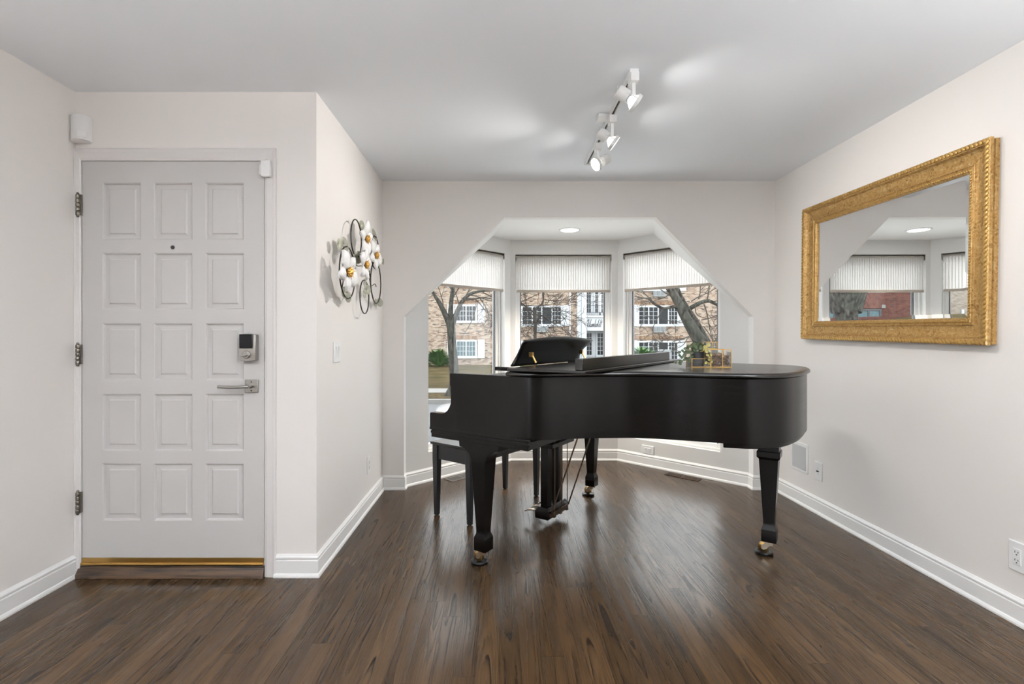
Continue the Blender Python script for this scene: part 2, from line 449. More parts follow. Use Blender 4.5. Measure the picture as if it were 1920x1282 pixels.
struct('floor', MB().prism([(XL - .12, YS), (XR + .12, YS), (XR + .12, YJ), (2.053 + .08, YJ), (BR1.x + .1, YW + .12), (BL1.x - .1, YW + .12), (-.765 - .08, YJ), (XL - .12, YJ)], -0.12, 0.0), 'oak_floor', 'dark stained oak strip floor of the piano room', 'floor')
struct('ceiling', MB().box(XL - .12, XR + .12, YS - .1, YB + .1, H, H + .12), 'ceiling_paint', 'flat white ceiling over the room carrying the track lights', 'ceiling')
struct('ceiling_bay', MB().prism([(2.053 + .1, YB + .07), (BR1.x + .12, YW + .12), (BL1.x - .12, YW + .12), (-.765 - .1, YB + .07)], HB, HB + .1), 'bay_ceiling_paint', 'lower white ceiling of the bay with one round light', 'ceiling')
RY0, RY1 = -3.3, -2.3
struct('wall_left', MB().box(XL - .12, XL, RY1, YD + .12, 0, H).box(XL - .12, XL, YS - .1, RY0, 0, H).box(XL - .12, XL, RY0, RY1, 2.15, H), 'wall_paint', 'plain wall at the left of the entrance door', 'wall')
DX0, DX1, DZ1 = -2.140, -1.196, 2.132      # door opening
struct('wall_entry', MB().box(XL, DX0, YD, YD + .12, 0, H).box(DX1, XN, YD, YD + .12, 0, H).box(DX0, DX1, YD, YD + .12, DZ1, H), 'wall_paint', 'wall holding the white entrance door', 'wall')
struct('wall_niche', MB().box(XN - .12, XN, YD + .12, YB + .1, 0, H) , 'wall_paint', 'narrow side wall carrying the metal flower art', 'wall')
# back wall with the octagonal opening
A0, A1, A2, A3 = (-.765, 1.389), (.047, HB), (1.267, HB), (2.053, 1.389)
mx = Matrix(((1, 0, 0, 0), (0, 0, 1, 0), (0, 1, 0, 0), (0, 0, 0, 1)))   # (x, z, y) -> (x, y, z)
wb = MB()
wb.prism([(XN, 0), (-.765, 0), A0, A1, (.047, H), (XN, H)], YB, YJ, mx)
wb.prism([A1, A2, (1.267, H), (.047, H)], YB, YJ, mx)
wb.prism([A2, A3, (2.053, 0), (XR, 0), (XR, H), (1.267, H)], YB, YJ, mx)
struct('wall_back', wb, 'wall_paint', 'back wall cut with an angled opening to the bay', 'wall')
struct('wall_right', MB().box(XR, XR + .12, YS - .1, YJ, 0, H), 'wall_paint', 'right wall carrying the gold framed mirror', 'wall')
struct('wall_rear', MB().box(XL, XR, YS - .1, YS, 0, H), 'rear_paint', 'rear wall behind the viewer', 'wall')
# bay walls
def bay_wall(name, p0, p1, t0, t1, label, th=.11):
    d = p1 - p0; L = d.length; d = d.normalized(); n = Vector((-d.y, d.x, 0))
    m = Matrix((( d.x, n.x, 0, p0.x), (d.y, n.y, 0, p0.y), (0, 0, 1, 0), (0, 0, 0, 1)))
    mb = MB(); a, b = t0 * L, t1 * L
    mb.box(0, a, 0, th, 0, HB, m); mb.box(b, L, 0, th, 0, HB, m); mb.box(a, b, 0, th, 0, ZS, m); mb.box(a, b, 0, th, ZH, HB, m)
    struct(name, mb, 'bay_paint', label, 'wall')
    return m, a, b
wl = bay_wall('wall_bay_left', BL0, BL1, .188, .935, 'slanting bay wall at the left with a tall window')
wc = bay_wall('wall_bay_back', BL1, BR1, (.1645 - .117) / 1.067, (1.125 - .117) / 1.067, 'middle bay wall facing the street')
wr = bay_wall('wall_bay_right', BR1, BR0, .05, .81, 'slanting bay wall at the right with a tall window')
# soffits of the angled corners
CL = BL0 + (BL1 - BL0) * .80; CR = BR0 + (BR1 - BR0) * .68
def soffit(name, a, b, c, d, label):
    mb = MB().add([a, b, c, d], [(0, 1, 2), (0, 3, 1), (1, 3, 2), (0, 2, 3)])
    struct(name, mb, 'soffit_paint', label, 'trim')
soffit('trim_1', Vector((-.765, YJ, 1.389)), Vector((.047, YJ, HB)), Vector((CL.x, CL.y, HB)), Vector((-.765, YJ, HB)), 'sloping white soffit cutting the upper left corner of the bay')
soffit('trim_2', Vector((2.053, YJ, 1.389)), Vector((1.267, YJ, HB)), Vector((CR.x, CR.y, HB)), Vector((2.053, YJ, HB)), 'sloping white soffit cutting the upper right corner of the bay')
# white linings of the opening
struct('trim_3', MB().box(-.7655, -.7615, YB - .004, YJ + .002, .12, 1.395), 'white_trim', 'thin white lining at the left edge of the bay opening', 'trim')
struct('trim_4', MB().box(2.0495, 2.0535, YB - .004, YJ + .002, .12, 1.395), 'white_trim', 'thin white lining at the right edge of the bay opening', 'trim')

# windows and blinds
def window(name, fr, label, blabel, hem_z):
    m, a, b = fr
    def P(x0, x1, y0, y1, z0, z1, mb): mb.box(x0, x1, y0, y1, z0, z1, m)
    fw = .05
    f = MB()
    for x0, x1, z0, z1 in ((a, a + fw, ZS, ZH), (b - fw, b, ZS, ZH), (a + fw, b - fw, ZS, ZS + fw), (a + fw, b - fw, ZH - fw, ZH)):
        P(x0, x1, .075, .125, z0, z1, f)
    for x0, x1, z0, z1 in ((a, a + .018, ZS, ZH), (b - .018, b, ZS, ZH), (a + .018, b - .018, ZS, ZS + .018)):
        P(x0, x1, .055, .075, z0, z1, f)
    w = f.build(name, 'white_trim', bevel=.004)
    tag(w, label, 'window', None, 'structure')
    s = MB(); g2 = fw + .011
    for x0, x1, z0, z1 in ((a + fw, a + g2, ZS + fw, ZH - fw), (b - g2, b - fw, ZS + fw, ZH - fw)):
        P(x0, x1, .085, .108, z0, z1, s)
    s.build('gasket', 'window_gasket', w)
    p = MB(); P(a + fw, b - fw, .096, .102, ZS + fw, ZH - fw, p); p.build('pane', 'window_glass', w)
    # roller blind hanging inside the reveal
    c = m @ Vector(((a + b) / 2, .03, ZH)); hw = (b - a) / 2 - .006
    ang = math.atan2(m[1][0], m[0][0])
    r = thing('roller_blind', blabel, 'blind', c, (0, 0, ang), 'sheer striped blinds of the bay')
    MB().tube([(-hw, 0, -.03), (hw, 0, -.03)], .022, 16).build('roller', 'blind_rail', r, smooth=True)
    MB().box(-hw - .003, hw + .003, -.03, .03, -.006, -.001).build('head_rail', 'steel_hinge', r)
    for sx in (-1, 1):
        MB().box(sx * hw - .0025, sx * hw + .0025, -.028, .028, -.058, -.006).build('end_bracket', 'steel_hinge', r)
    dz = hem_z - ZH
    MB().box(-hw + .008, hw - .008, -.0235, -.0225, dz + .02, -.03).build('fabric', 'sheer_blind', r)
    MB().box(-hw + .008, hw - .008, -.028, -.018, dz, dz + .024).build('hem_bar', 'hem_fabric', r, bevel=.003)
    return w
window('window_1', wl, 'tall white window in the left slanting wall of the bay', 'pleated sheer blind over the left window, its left corner cut by the slope', 1.672)
window('window_2', wc, 'white window in the middle of the bay above the music desk', 'sheer striped blind of the middle bay window', 1.672)
window('window_3', wr, 'tall white window in the right slanting wall behind the terrarium', 'pleated sheer blind over the right window above the leaning tree', 1.672)
# unseen glazed opening behind the viewer, added to let fill light in
g = MB()
for y0, y1 in ((RY0, RY0 + .06), (RY1 - .06, RY1)): g.box(XL - .08, XL - .03, y0, y1, 0, 2.15)
g.box(XL - .08, XL - .03, RY0, RY1, 0, .07).box(XL - .08, XL - .03, RY0, RY1, 2.09, 2.15)
w4 = tag(g.build('added_window', 'white_trim'), 'added glazed opening in the left wall behind the viewer, for fill light', 'window', None, 'structure')
MB().box(XL - .058, XL - .052, RY0 + .06, RY1 - .06, .07, 2.09).build('pane', 'window_glass', w4)

# baseboards: one profile swept round the room, cut into one piece per wall
PROF = [(0, 0), (.021, 0), (.021, .008), (.017, .017), (.0125, .021), (.0125, .083), (.009, .089), (.0125, .094), (.0125, .101), (.007, .108), (.003, .115), (0, .115)]
path = [(-1.148, YD), (XN, YD), (XN, YB), (-.765, YB), (-.765, YJ), (BL1.x, YW), (BR1.x, YW), (2.053, YJ), (2.053, YB), (XR, YB), (XR, YS)]
def sweep_path(pts):
    P = [Vector(p) for p in pts]; loops = []
    for i, p in enumerate(P):
        def nrm(a, b): d = (b - a).normalized(); return Vector((d.y, -d.x))
        if i == 0: n = nrm(P[0], P[1])
        elif i == len(P) - 1: n = nrm(P[-2], P[-1])
        else:
            n1, n2 = nrm(P[i - 1], p), nrm(p, P[i + 1]); n = (n1 + n2) / (1 + n1.dot(n2))
        loops.append([Vector((p.x + n.x * d, p.y + n.y * d, z)) for d, z in PROF])
    return loops
LP = sweep_path(path)
segs = [('baseboard_entry', 0, 1, 'white baseboard between the door casing and the corner'), ('baseboard_niche', 1, 2, 'white baseboard under the flower art wall'), ('baseboard_back_left', 2, 4, 'short white baseboard at the left of the bay opening'), ('baseboard_bay_left', 4, 5, 'white baseboard of the left slanting bay wall'), ('baseboard_bay_back', 5, 6, 'white baseboard under the middle bay window'), ('baseboard_bay_right', 6, 7, 'white baseboard of the right slanting bay wall'), ('baseboard_back_right', 7, 9, 'short white baseboard at the right of the bay opening'), ('baseboard_right', 9, 10, 'long white baseboard along the mirror wall')]
for nm, i, j, lb in segs:
    struct(nm, MB().loft(LP[i:j + 1]), 'white_trim', lb, 'baseboard')
struct('baseboard_left', MB().loft(sweep_path([(XL, RY1), (XL, YD - .001)])), 'white_trim', 'white baseboard along the left wall', 'baseboard')

# ------------------------------------------------------------------ entrance door
def pxX(x): return (x - VX) / 365.5
def pxZ(y): return EYE - (y - VY) / 365.5
root = thing('door_1', 'white entrance door with fifteen raised panels, lever and keypad lock', 'door', ((DX0 + DX1) / 2, YD, 0), kind='structure')
xs = [pxX(155.5)]; zs = [pxZ(303)]
cols = [(193, 265.5), (289.5, 361.5), (386, 458)]; rows = [(342.5, 450), (474, 581), (606, 713), (738, 845), (868.5, 975.5)]
for a, b in cols: xs += [pxX(a), pxX(b)]
xs.append(pxX(496))
for a, b in rows: zs += [pxZ(a), pxZ(b)]
zs.append(pxZ(1046))
d = MB(); YF = YD - .004
for i in range(len(xs) - 1):
    for j in range(len(zs) - 1):
        x0, x1, z1, z0 = xs[i], xs[i + 1], zs[j], zs[j + 1]
        if i % 2 == 1 and j % 2 == 1:
            loops = []
            for ins, dep in ((0, 0), (.005, .003), (.009, .011), (.017, .011), (.03, .0095), (.036, .0045)):
                loops.append([(x0 + ins, YF + dep, z0 + ins), (x1 - ins, YF + dep, z0 + ins), (x1 - ins, YF + dep, z1 - ins), (x0 + ins, YF + dep, z1 - ins)])
            d.loft(loops, caps=False); o = len(d.v); d.f.append((o - 4, o - 3, o - 2, o - 1))
        else:
            d.add([(x0, YF, z0), (x1, YF, z0), (x1, YF, z1), (x0, YF, z1)], [(0, 1, 2, 3)])
d.box(xs[0], xs[-1], YF + .012, YF + .045, zs[-1], zs[0])
for a, b in ((0, 1),): pass
d.add([(xs[0], YF, zs[-1]), (xs[0], YF + .03, zs[-1]), (xs[0], YF + .03, zs[0]), (xs[0], YF, zs[0])], [(0, 1, 2, 3)])
d.add([(xs[-1], YF, zs[-1]), (xs[-1], YF + .03, zs[-1]), (xs[-1], YF + .03, zs[0]), (xs[-1], YF, zs[0])], [(0, 1, 2, 3)])
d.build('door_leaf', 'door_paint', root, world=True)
hng = None
for y0, y1 in ((365, 405), (645, 683), (920, 960)):
    h = MB(); z1, z0 = pxZ(y0), pxZ(y1); x = pxX(150.5)
    for k in range(5):
        a = z0 + (z1 - z0) * k / 5; b = z0 + (z1 - z0) * (k + 1) / 5 - .0025
        h.lathe([(.0085, a), (.0095, a + .002), (.0095, b - .002), (.0085, b)], Matrix.Translation((x, YD - .016, 0)), 12)
    h.ball((x, YD - .016, z1 + .002), .007).ball((x, YD - .016, z0 - .003), .007)
    h.box(x + .004, x + .016, YD - .014, YD - .003, z0 + .002, z1 - .002)
    h.build('hinge', 'steel_hinge', root, world=True, smooth=True)
# keypad deadbolt
kx0, kx1, kz0, kz1 = pxX(456), pxX(486), pxZ(677), pxZ(625)
lk = MB(); n = 8
outline = [(kx0, kz0 + .006)] + [(kx0 + (kx1 - kx0) * k / n, kz0 + .006 - .006 * math.sin(PI * k / n)) for k in range(1, n)] + [(kx1, kz0 + .006), (kx1, kz1 - .006)] + [(kx1 - (kx1 - kx0) * k / n, kz1 - .006 + .006 * math.sin(PI * k / n)) for k in range(1, n)] + [(kx0, kz1 - .006)]
lk.prism(outline, YD - .042, YD - .0045, mx)
dead = lk.build('deadbolt', 'satin_nickel', root, world=True, bevel=.003, label='keypad deadbolt with a black upper cover')
kw = (kx1 - kx0)
MB().box(kx0 + .002, kx0 + kw * .84, YD - .0465, YD - .041, kz0 + .066, kz1 - .004).build('black_cover', 'black_glass', dead, world=True, bevel=.003)
tm = Matrix.Translation((kx0 + kw * .46, YD - .042, kz0 + .035)) @ Matrix.Rotation(R(90), 4, 'X')
tn = MB().lathe([(.021, 0), (.021, .006), (.018, .010), (.009, .010), (.009, .016)], tm, 28)
tn.box(-.019, .019, -.0055, .0055, .009, .022, tm @ Matrix.Rotation(R(12), 4, 'Z'))
tn.build('thumb_turn', 'satin_nickel', dead, world=True, bevel=.002)
# lever handle
hx, hz = pxX(473.5), pxZ(723.5)
lv = MB().box(pxX(461), pxX(486), YD - .013, YD - .0045, pxZ(735.5), pxZ(711.5))
lever = lv.build('lever_handle', 'satin_nickel', root, world=True, bevel=.003)
ar = MB().tube([(hx, YD - .012, hz), (hx, YD - .05, hz)], .0105, 16)
ar.tube(catmull([(hx + .004, YD - .05, hz), (hx - .02, YD - .056, hz + .001), (hx - .05, YD - .057, hz - .001), (pxX(432), YD - .054, hz - .001), (pxX(419), YD - .052, hz + .001)], 6), .0075, 12)
ar.build('lever', 'satin_nickel', lever, world=True, smooth=True)
for dx in (0,):
    MB().ball((hx, YD - .013, hz + .022), .004, sc=(1, .4, 1)).ball((hx, YD - .013, hz - .022), .004, sc=(1, .4, 1)).build('screw', 'dark_metal', lever, world=True, smooth=True)
MB().lathe([(.010, 0), (.010, .003), (.007, .004)], Matrix.Translation((pxX(325), YF, pxZ(464))) @ Matrix.Rotation(R(90), 4, 'X'), 20).build('peephole', 'dark_metal', root, world=True, smooth=True)
sw = MB().box(pxX(156), pxX(496), YD - .010, YD - .0045, .063, .098).tube([(pxX(156), YD - .012, .068), (pxX(496), YD - .012, .068)], .008, 10)
sw.build('door_sweep', 'brass', root, world=True, smooth=True)
MB().box(pxX(497) - .0015, pxX(497) + .002, YD - .004, YD + .006, pxZ(735), pxZ(709)).box(pxX(497) - .0015, pxX(497) + .002, YD - .004, YD + .006, pxZ(677), pxZ(650)).build('strike_plate', 'dark_metal', root, world=True)
# threshold
th = MB()
x0_, x1_ = -2.15, pxX(496.5)
sec = [(YD + .045, 0), (YD + .045, .060), (YD - .006, .058), (YD - .009, .055), (YD - .009, .046), (YD - .012, .044), (YD - .030, .006), (YD - .030, 0)]
k = len(sec)
th.add([(x0_ - (.006 if z < .04 else 0), y, z) for y, z in sec] + [(x1_, y, z) for y, z in sec], [tuple(range(k)), tuple(range(2 * k - 1, k - 1, -1))] + [(q, (q + 1) % k, k + (q + 1) % k, k + q) for q in range(k)])
tho = th.build('trim_5', 'sill_wood', bevel=.002)
tag(tho, 'stained oak threshold under the entrance door', 'threshold', None, 'structure')
# casing: three mitred boards and the stop
def casing():
    mb = MB()
    xo0, xi0, xi1, xo1 = XL, pxX(154), pxX(497.5), pxX(518.5); zt, zi = pxZ(279), pxZ(302)
    prof = [(0, .0), (0, .013), (.12, .016), (.3, .0125), (.8, .011), (.92, .008), (1, .007), (1, 0)]
    loops = []
    for f, h in prof:
        x0 = xo0 + (xi0 - xo0) * f; x1 = xo1 + (xi1 - xo1) * f; z = zt + (zi - zt) * f
        loops.append([(x0, YD - h, 0.0), (x0, YD - h, z), (x1, YD - h, z), (x1, YD - h, 0.0)])
    vs = [p for lp in loops for p in lp]; fs = []
    n = len(loops)
    for i in range(n - 1):
        for k in range(3): fs.append((i * 4 + k, i * 4 + k + 1, (i + 1) * 4 + k + 1, (i + 1) * 4 + k))
    fs.append(tuple(i * 4 for i in range(n))); fs.append(tuple(i * 4 + 3 for i in range(n)))
    return mb.add(vs, fs)
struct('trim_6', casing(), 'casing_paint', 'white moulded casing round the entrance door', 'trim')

# ------------------------------------------------------------------ small things on walls
def plate_root(name, label, cat, p, face, group=None):
    """local x = along the wall to the right seen from the room, local -y out of the wall"""
    return thing(name, label, cat, p, (0, 0, face), group)
# alarm box in the corner
pr = thing('motion_sensor', 'white rounded motion sensor high in the corner beside the door', 'motion sensor', (XL + .04, YD - .01, pxZ(246)), (0, 0, R(38)))
lo = []
for z, sc in ((-.066, .55), (-.058, 1), (.060, 1), (.066, .9)):
    lo.append([(.045 * math.cos(a), (-.05 * math.sin(a) * sc if math.sin(a) > 0 else .012), z) for a in [PI * k / 14 for k in range(15)]] + [(-.045, .02, z), (.045, .02, z)])
MB().loft(lo).build('housing', 'white_plastic', pr, smooth=True)
MB().box(-.02, .02, -.0505, -.04, -.05, -.015).build('lens', 'white_plastic', pr, bevel=.004)
sn = thing('door_sensor', 'small white contact sensor at the top right corner of the door', 'sensor', (pxX(502), YD - .014, pxZ(319)))
MB().box(-.024 + .004, .028, -.024, 0, -.042, .04).build('housing', 'white_plastic', sn, bevel=.004)
MB().box(-.032, -.0205, -.014, -.001, -.03, .022).build('magnet', 'white_plastic', sn, bevel=.002)

def wall_plate(name, label, cat, p, face, w, h, kind_, group=None):
    r = plate_root(name, label, cat, p, face, group)
    MB().box(-w / 2, w / 2, -.007, 0, -h / 2, h / 2).build('plate', 'white_plastic', r, bevel=.003)
    def outlet(cx, cz, rot):
        mm = Matrix.Translation((cx, 0, cz)) @ Matrix.Rotation(rot, 4, 'Y')
        b = MB().box(-.017, .017, -.0095, -.006, -.034, .034, mm); bo = b.build('receptacle', 'white_plastic', r, bevel=.0015)
        s_ = MB()
        for dz in (.017, -.017):
            for dx, hh in ((-.0065, .0045), (.0065, .0035)): s_.box(dx - .0012, dx + .0012, -.0101, -.0092, dz + .003 - hh, dz + .003 + hh, mm)
            s_.box(-.0025, .0025, -.0101, -.0092, dz - .0105, dz - .006, mm)
        s_.build('slots', 'dark_hole', bo)
    if kind_ == 'outlet': outlet(0, 0, 0)
    if kind_ == 'outlet_h': outlet(0, 0, R(90))
    if kind_ == 'switch':
        for cx in (-.023, .023):
            MB().add([(cx - .016, -.007, -.033), (cx + .016, -.007, -.033), (cx + .016, -.014, .033), (cx - .016, -.014, .033), (cx - .016, -.005, -.033), (cx + .016, -.005, -.033), (cx + .016, -.005, .033), (cx - .016, -.005, .033)],
                     [(0, 1, 2, 3), (7, 6, 5, 4), (0, 4, 5, 1), (1, 5, 6, 2), (2, 6, 7, 3), (3, 7, 4, 0)]).build('rocker', 'white_plastic', r)
    if kind_ == 'dimmer':
        MB().box(-.0018, .0018, -.0076, -.0068, -.028, .03).build('slot', 'grey_panel', r)
        MB().box(-.008, .008, -.016, -.0068, -.004, .004).build('slider', 'black_rubber', r, bevel=.001)
    return r
FN, FR_ = R(90), R(-90)    # wall facing +x / wall facing -x
wall_plate('light_switch', 'white double rocker switch below the flower art', 'light switch', (XN, 2.888, 1.14), FN, .118, .118, 'switch')
wall_plate('wall_outlet', 'white outlet low on the wall below the flower art', 'outlet', (XN, 3.59, .312), FN, .073, .125, 'outlet')
wall_plate('wall_outlet', 'white duplex outlet on the right wall at the picture edge', 'outlet', (XR, 2.142, .288), FR_, .075, .128, 'outlet')
wall_plate('wall_plate', 'white plate with a small black tab on the mirror wall beside the square panel', 'wall plate', (XR, 3.478, .297), FR_, .078, .128, 'dimmer')
pb = BR0 + (BR1 - BR0) * .733
wall_plate('wall_outlet', 'horizontal outlet under the right bay window', 'outlet', (pb.x, pb.y, .160), R(-45.4), .125, .078, 'outlet_h')
ap = plate_root('access_panel', 'square grey access panel on the mirror wall behind the piano leg', 'panel', (XR, 3.70, .345), FR_)
MB().box(-.105, .105, -.006, 0, -.105, .105).build('rim', 'white_plastic', ap, bevel=.002)
MB().box(-.082, .082, -.0085, -.004, -.085, .085).build('cover', 'grey_panel', ap, bevel=.004)
# floor vents
def vent(name, label, c, ang, mat, L=.30, W_=.075):
    r = thing(name, label, 'floor vent', (c[0], c[1], 0.0), (0, 0, ang))
    f = MB()
    for x0, x1, y0, y1 in ((-L / 2, L / 2, -W_ / 2, -W_ / 2 + .012), (-L / 2, L / 2, W_ / 2 - .012, W_ / 2), (-L / 2, -L / 2 + .016, -W_ / 2 + .012, W_ / 2 - .012), (L / 2 - .016, L / 2, -W_ / 2 + .012, W_ / 2 - .012), (-.008, .008, -W_ / 2 + .012, W_ / 2 - .012)):
        f.box(x0, x1, y0, y1, .0005, .005)
    f.build('vent_frame', mat, r)
    s_ = MB(); k = -L / 2 + .026
    while k < L / 2 - .02:
        if abs(k) > .012: s_.box(k - .003, k + .003, -W_ / 2 + .012, W_ / 2 - .012, .0012, .0045)
        k += .0125
    s_.build('vent_grille', mat, r)
    MB().box(-L / 2 + .016, L / 2 - .016, -W_ / 2 + .012, W_ / 2 - .012, .0004, .001).build('vent_duct', 'dark_hole', r)
vent('floor_vent', 'wooden slotted floor vent below the right bay wall', (1.615, 4.40), R(-45), 'sill_wood', .30, .085)
vent('floor_vent', 'metal floor register below the left bay wall behind the bench', (-.335, 4.385), R(45), 'satin_nickel', .27, .11)
# ------------------------------------------------------------------ metal flower art on the niche wall
def art(zx, zy, s=.04):
    """zoom coordinates of the close view -> point standing s off the niche wall"""
    px, py = 610 + zx / 6.41, 400 + zy / 6.41
    return on_x(px, py, XN + s)
ar = thing('metal_wall_art', 'metal wall sculpture of white orchids, green leaves and dark wire rings', 'wall art', (XN, 3.35, 1.75))
def ring(zc, r, s):
    c = art(zc[0], zc[1], s); n = 56
    pts = [c + Vector((0, r * math.cos(a), r * math.sin(a))) for a in [2 * PI * k / n for k in range(n + 1)]]
    MB().tube(pts, .0042, 7, caps=False).build('wire_ring', 'dark_metal', ar, world=True, smooth=True)
ring((268, 712), .150, .055); ring((608, 830), .150, .045); ring((471, 1003), .110, .05); ring((372, 300), .115, .05); ring((598, 470), .118, .04)
def leaf_(zc, rx, rz, s, rot, nm='leaf', mat='sage_leaf'):
    c = art(zc[0], zc[1], s); mb = MB(); n = 14; lo = []
    tilt = random.uniform(.15, .75); rx *= 1.1; rz *= .82
    for f in (.02, .5, 1.0):
        lo.append([])
        for k in range(n):
            a = 2 * PI * k / n
            y, z = rx * f * math.cos(a), rz * f * math.sin(a)
            yy = y * math.cos(rot) - z * math.sin(rot); zz = y * math.sin(rot) + z * math.cos(rot)
            lo[-1].append(c + Vector((.010 * (f * f) + tilt * yy * .5, yy, zz)))
    mb.loft(lo, caps=False)
    mb.build(nm, mat, ar, world=True, smooth=True, solid=.0016)
for zc, rx, rz, rot in (((150, 372), .030, .040, .3), ((217, 370), .045, .043, -.5), ((205, 490), .030, .045, .2), ((322, 545), .032, .036, 0), ((420, 140), .030, .036, .2), ((420, 240), .030, .040, 0), ((575, 258), .055, .034, -.5),
                        ((382, 528), .050, .048, .4), ((345, 545), .030, .05, 0), ((215, 950), .034, .042, .1), ((255, 1005), .040, .040, 0), ((590, 1075), .030, .036, .2), ((640, 1068), .045, .042, 0), ((495, 915), .030, .040, .1),
                        ((678, 578), .022, .032, 0), ((462, 845), .020, .045, .1), ((455, 960), .02, .04, 0)):
    leaf_(zc, rx, rz, .045 if zc[0] < 560 else .03, rot)
def flower(zc, r, s, ph, face):
    """five-petalled white orchid with a gold centre"""
    c = art(zc[0], zc[1], s)
    fx = Vector(face).normalized(); e1 = Vector((0, 0, 1)).cross(fx).normalized(); e2 = fx.cross(e1)
    fl = MB()
    for k in range(5):
        a0 = ph + 2 * PI * k / 5; big = 1.15 if k in (1, 4) else 1.0
        wid = .5 if k in (1, 4) else .36
        rows_ = []
        for i in range(7):
            t = i / 6; w = wid * r * (math.sin(PI * min(1, .08 + t * .92)) ** .7 if t < 1 else 0.08); d = r * big * (.08 + t * .95)
            row = []
            for j in range(5):
                u = (j / 4 - .5) * 2
                p = e1 * (d * math.cos(a0) - u * w * math.sin(a0)) + e2 * (d * math.sin(a0) + u * w * math.cos(a0)) + fx * (.22 * r * math.sin(t * 2.6) - .12 * r * u * u + .02 * r * (k % 2))
                row.append(c + p)
            rows_.append(row)
        fl.loft(rows_, closed=False, caps=False)
    f = fl.build('flower', 'white_enamel', ar, world=True, smooth=True, solid=.0014)
    g = MB()
    for k in range(9):
        a = 2 * PI * k / 9; rr = r * .17
        g.ball(c + e1 * rr * math.cos(a) + e2 * rr * math.sin(a) + fx * r * .2, r * .085, 7, 5)
    g.ball(c + fx * r * .16, r * .19, 9, 6)
    for k in range(6):
        a = 2 * PI * k / 6 + .3
        g.tube([c + fx * r * .1, c + e1 * r * .35 * math.cos(a) + e2 * r * .35 * math.sin(a) + fx * r * .3], .0016, 5)
    g.build('stamen', 'gold_centre', f, world=True, smooth=True)
flower((480, 305), .098, .085, .4, (1, -.12, -.1))
flower((592, 505), .098, .07, 1.0, (1, -.15, 0))
flower((465, 615), .102, .085, 1.5, (1, .0, -.05))
flower((258, 705), .112, .10, .9, (1, -.15, -.05))
for pts in ([(268, 420), (240, 440), (205, 560), (215, 800), (200, 900)], [(320, 500), (345, 590), (385, 630), (430, 630)], [(410, 160), (430, 260), (470, 320)], [(520, 400), (540, 500), (520, 600), (540, 800)], [(530, 780), (545, 880), (580, 1040)], [(560, 870), (600, 850), (610, 880)]):
    MB().tube(catmull([art(x, y, .035) for x, y in pts], 5), .0032, 6).build('stem', 'dark_metal', ar, world=True, smooth=True)
MB().box(XN, XN + .035, 3.28, 3.29, 1.74, 1.75).build('wall_mount', 'dark_metal', ar, world=True)
MB().box(XN, XN + .04, 3.50, 3.51, 1.66, 1.67).build('wall_mount', 'dark_metal', ar, world=True)

# ------------------------------------------------------------------ gilded mirror
MW, MH = 1.3725, .925
mr = thing('framed_mirror', 'large gold framed mirror hanging on the right wall, reflecting the bay windows', 'mirror', (XR, 2.911, 1.6635), (R(1.0), 0, 0))
def rect_rings(prof, a, b):
    return [[(-h, s * (a - w), t * (b - w)) for s, t in ((-1, -1), (1, -1), (1, 1), (-1, 1))] for w, h in prof]
prof = [(0.004, 0.0), (.004, .018), (.012, .022), (.012, .028), (0, .031), (0, .046), (.004, .0505), (.020, .0505), (.024, .046), (.027, .0455), (.031, .040), (.036, .033), (.046, .027), (.060, .0235), (.076, .0225), (.088, .0235), (.0905, .0275), (.096, .0285), (.099, .0245), (.102, .0245), (.106, .0275), (.117, .0265), (.121, .022), (.126, .018), (.126, .010)]
MB().loft(rect_rings(prof, MW / 2, MH / 2), caps=False).build('frame', 'gilt_frame', mr)
def beads(mb, w, h, step, r, slant):
    a, b = MW / 2 - w, MH / 2 - w
    for (p, q) in (((-a, -b), (a, -b)), ((a, -b), (a, b)), ((a, b), (-a, b)), ((-a, b), (-a, -b))):
        L = math.hypot(q[0] - p[0], q[1] - p[1]); n = int(L / step); ang = math.atan2(q[1] - p[1], q[0] - p[0])
        rot = Matrix.Rotation(ang + slant, 3, 'X')
        for k in range(n):
            t = (k + .5) / n
            mb.ball((-h, p[0] + (q[0] - p[0]) * t, p[1] + (q[1] - p[1]) * t), r, 6, 4, (.6, 1.35, .75), rot)
b1 = MB(); beads(b1, .012, .0505, .0205, .0112, R(42)); b1.build('rope_border', 'gilt_plain', mr, smooth=True)
b2 = MB(); beads(b2, .1115, .0275, .0135, .0064, R(35)); b2.build('inner_beading', 'gilt_plain', mr, smooth=True)
gl = MB(); a, b = MW / 2 - .124, MH / 2 - .124; bv = .022
gl.add([(-.0135, s * a, t * b) for s, t in ((-1, -1), (1, -1), (1, 1), (-1, 1))] + [(-.0149, s * (a - bv), t * (b - bv)) for s, t in ((-1, -1), (1, -1), (1, 1), (-1, 1))] ,
       [(0, 1, 5, 4), (1, 2, 6, 5), (2, 3, 7, 6), (3, 0, 4, 7), (4, 5, 6, 7)])
gl.build('mirror_glass', 'mirror_silver', mr)
MB().box(-.010, -.002, -MW / 2 + .02, MW / 2 - .02, -MH / 2 + .02, MH / 2 - .02).build('backing', 'satin_black', mr)

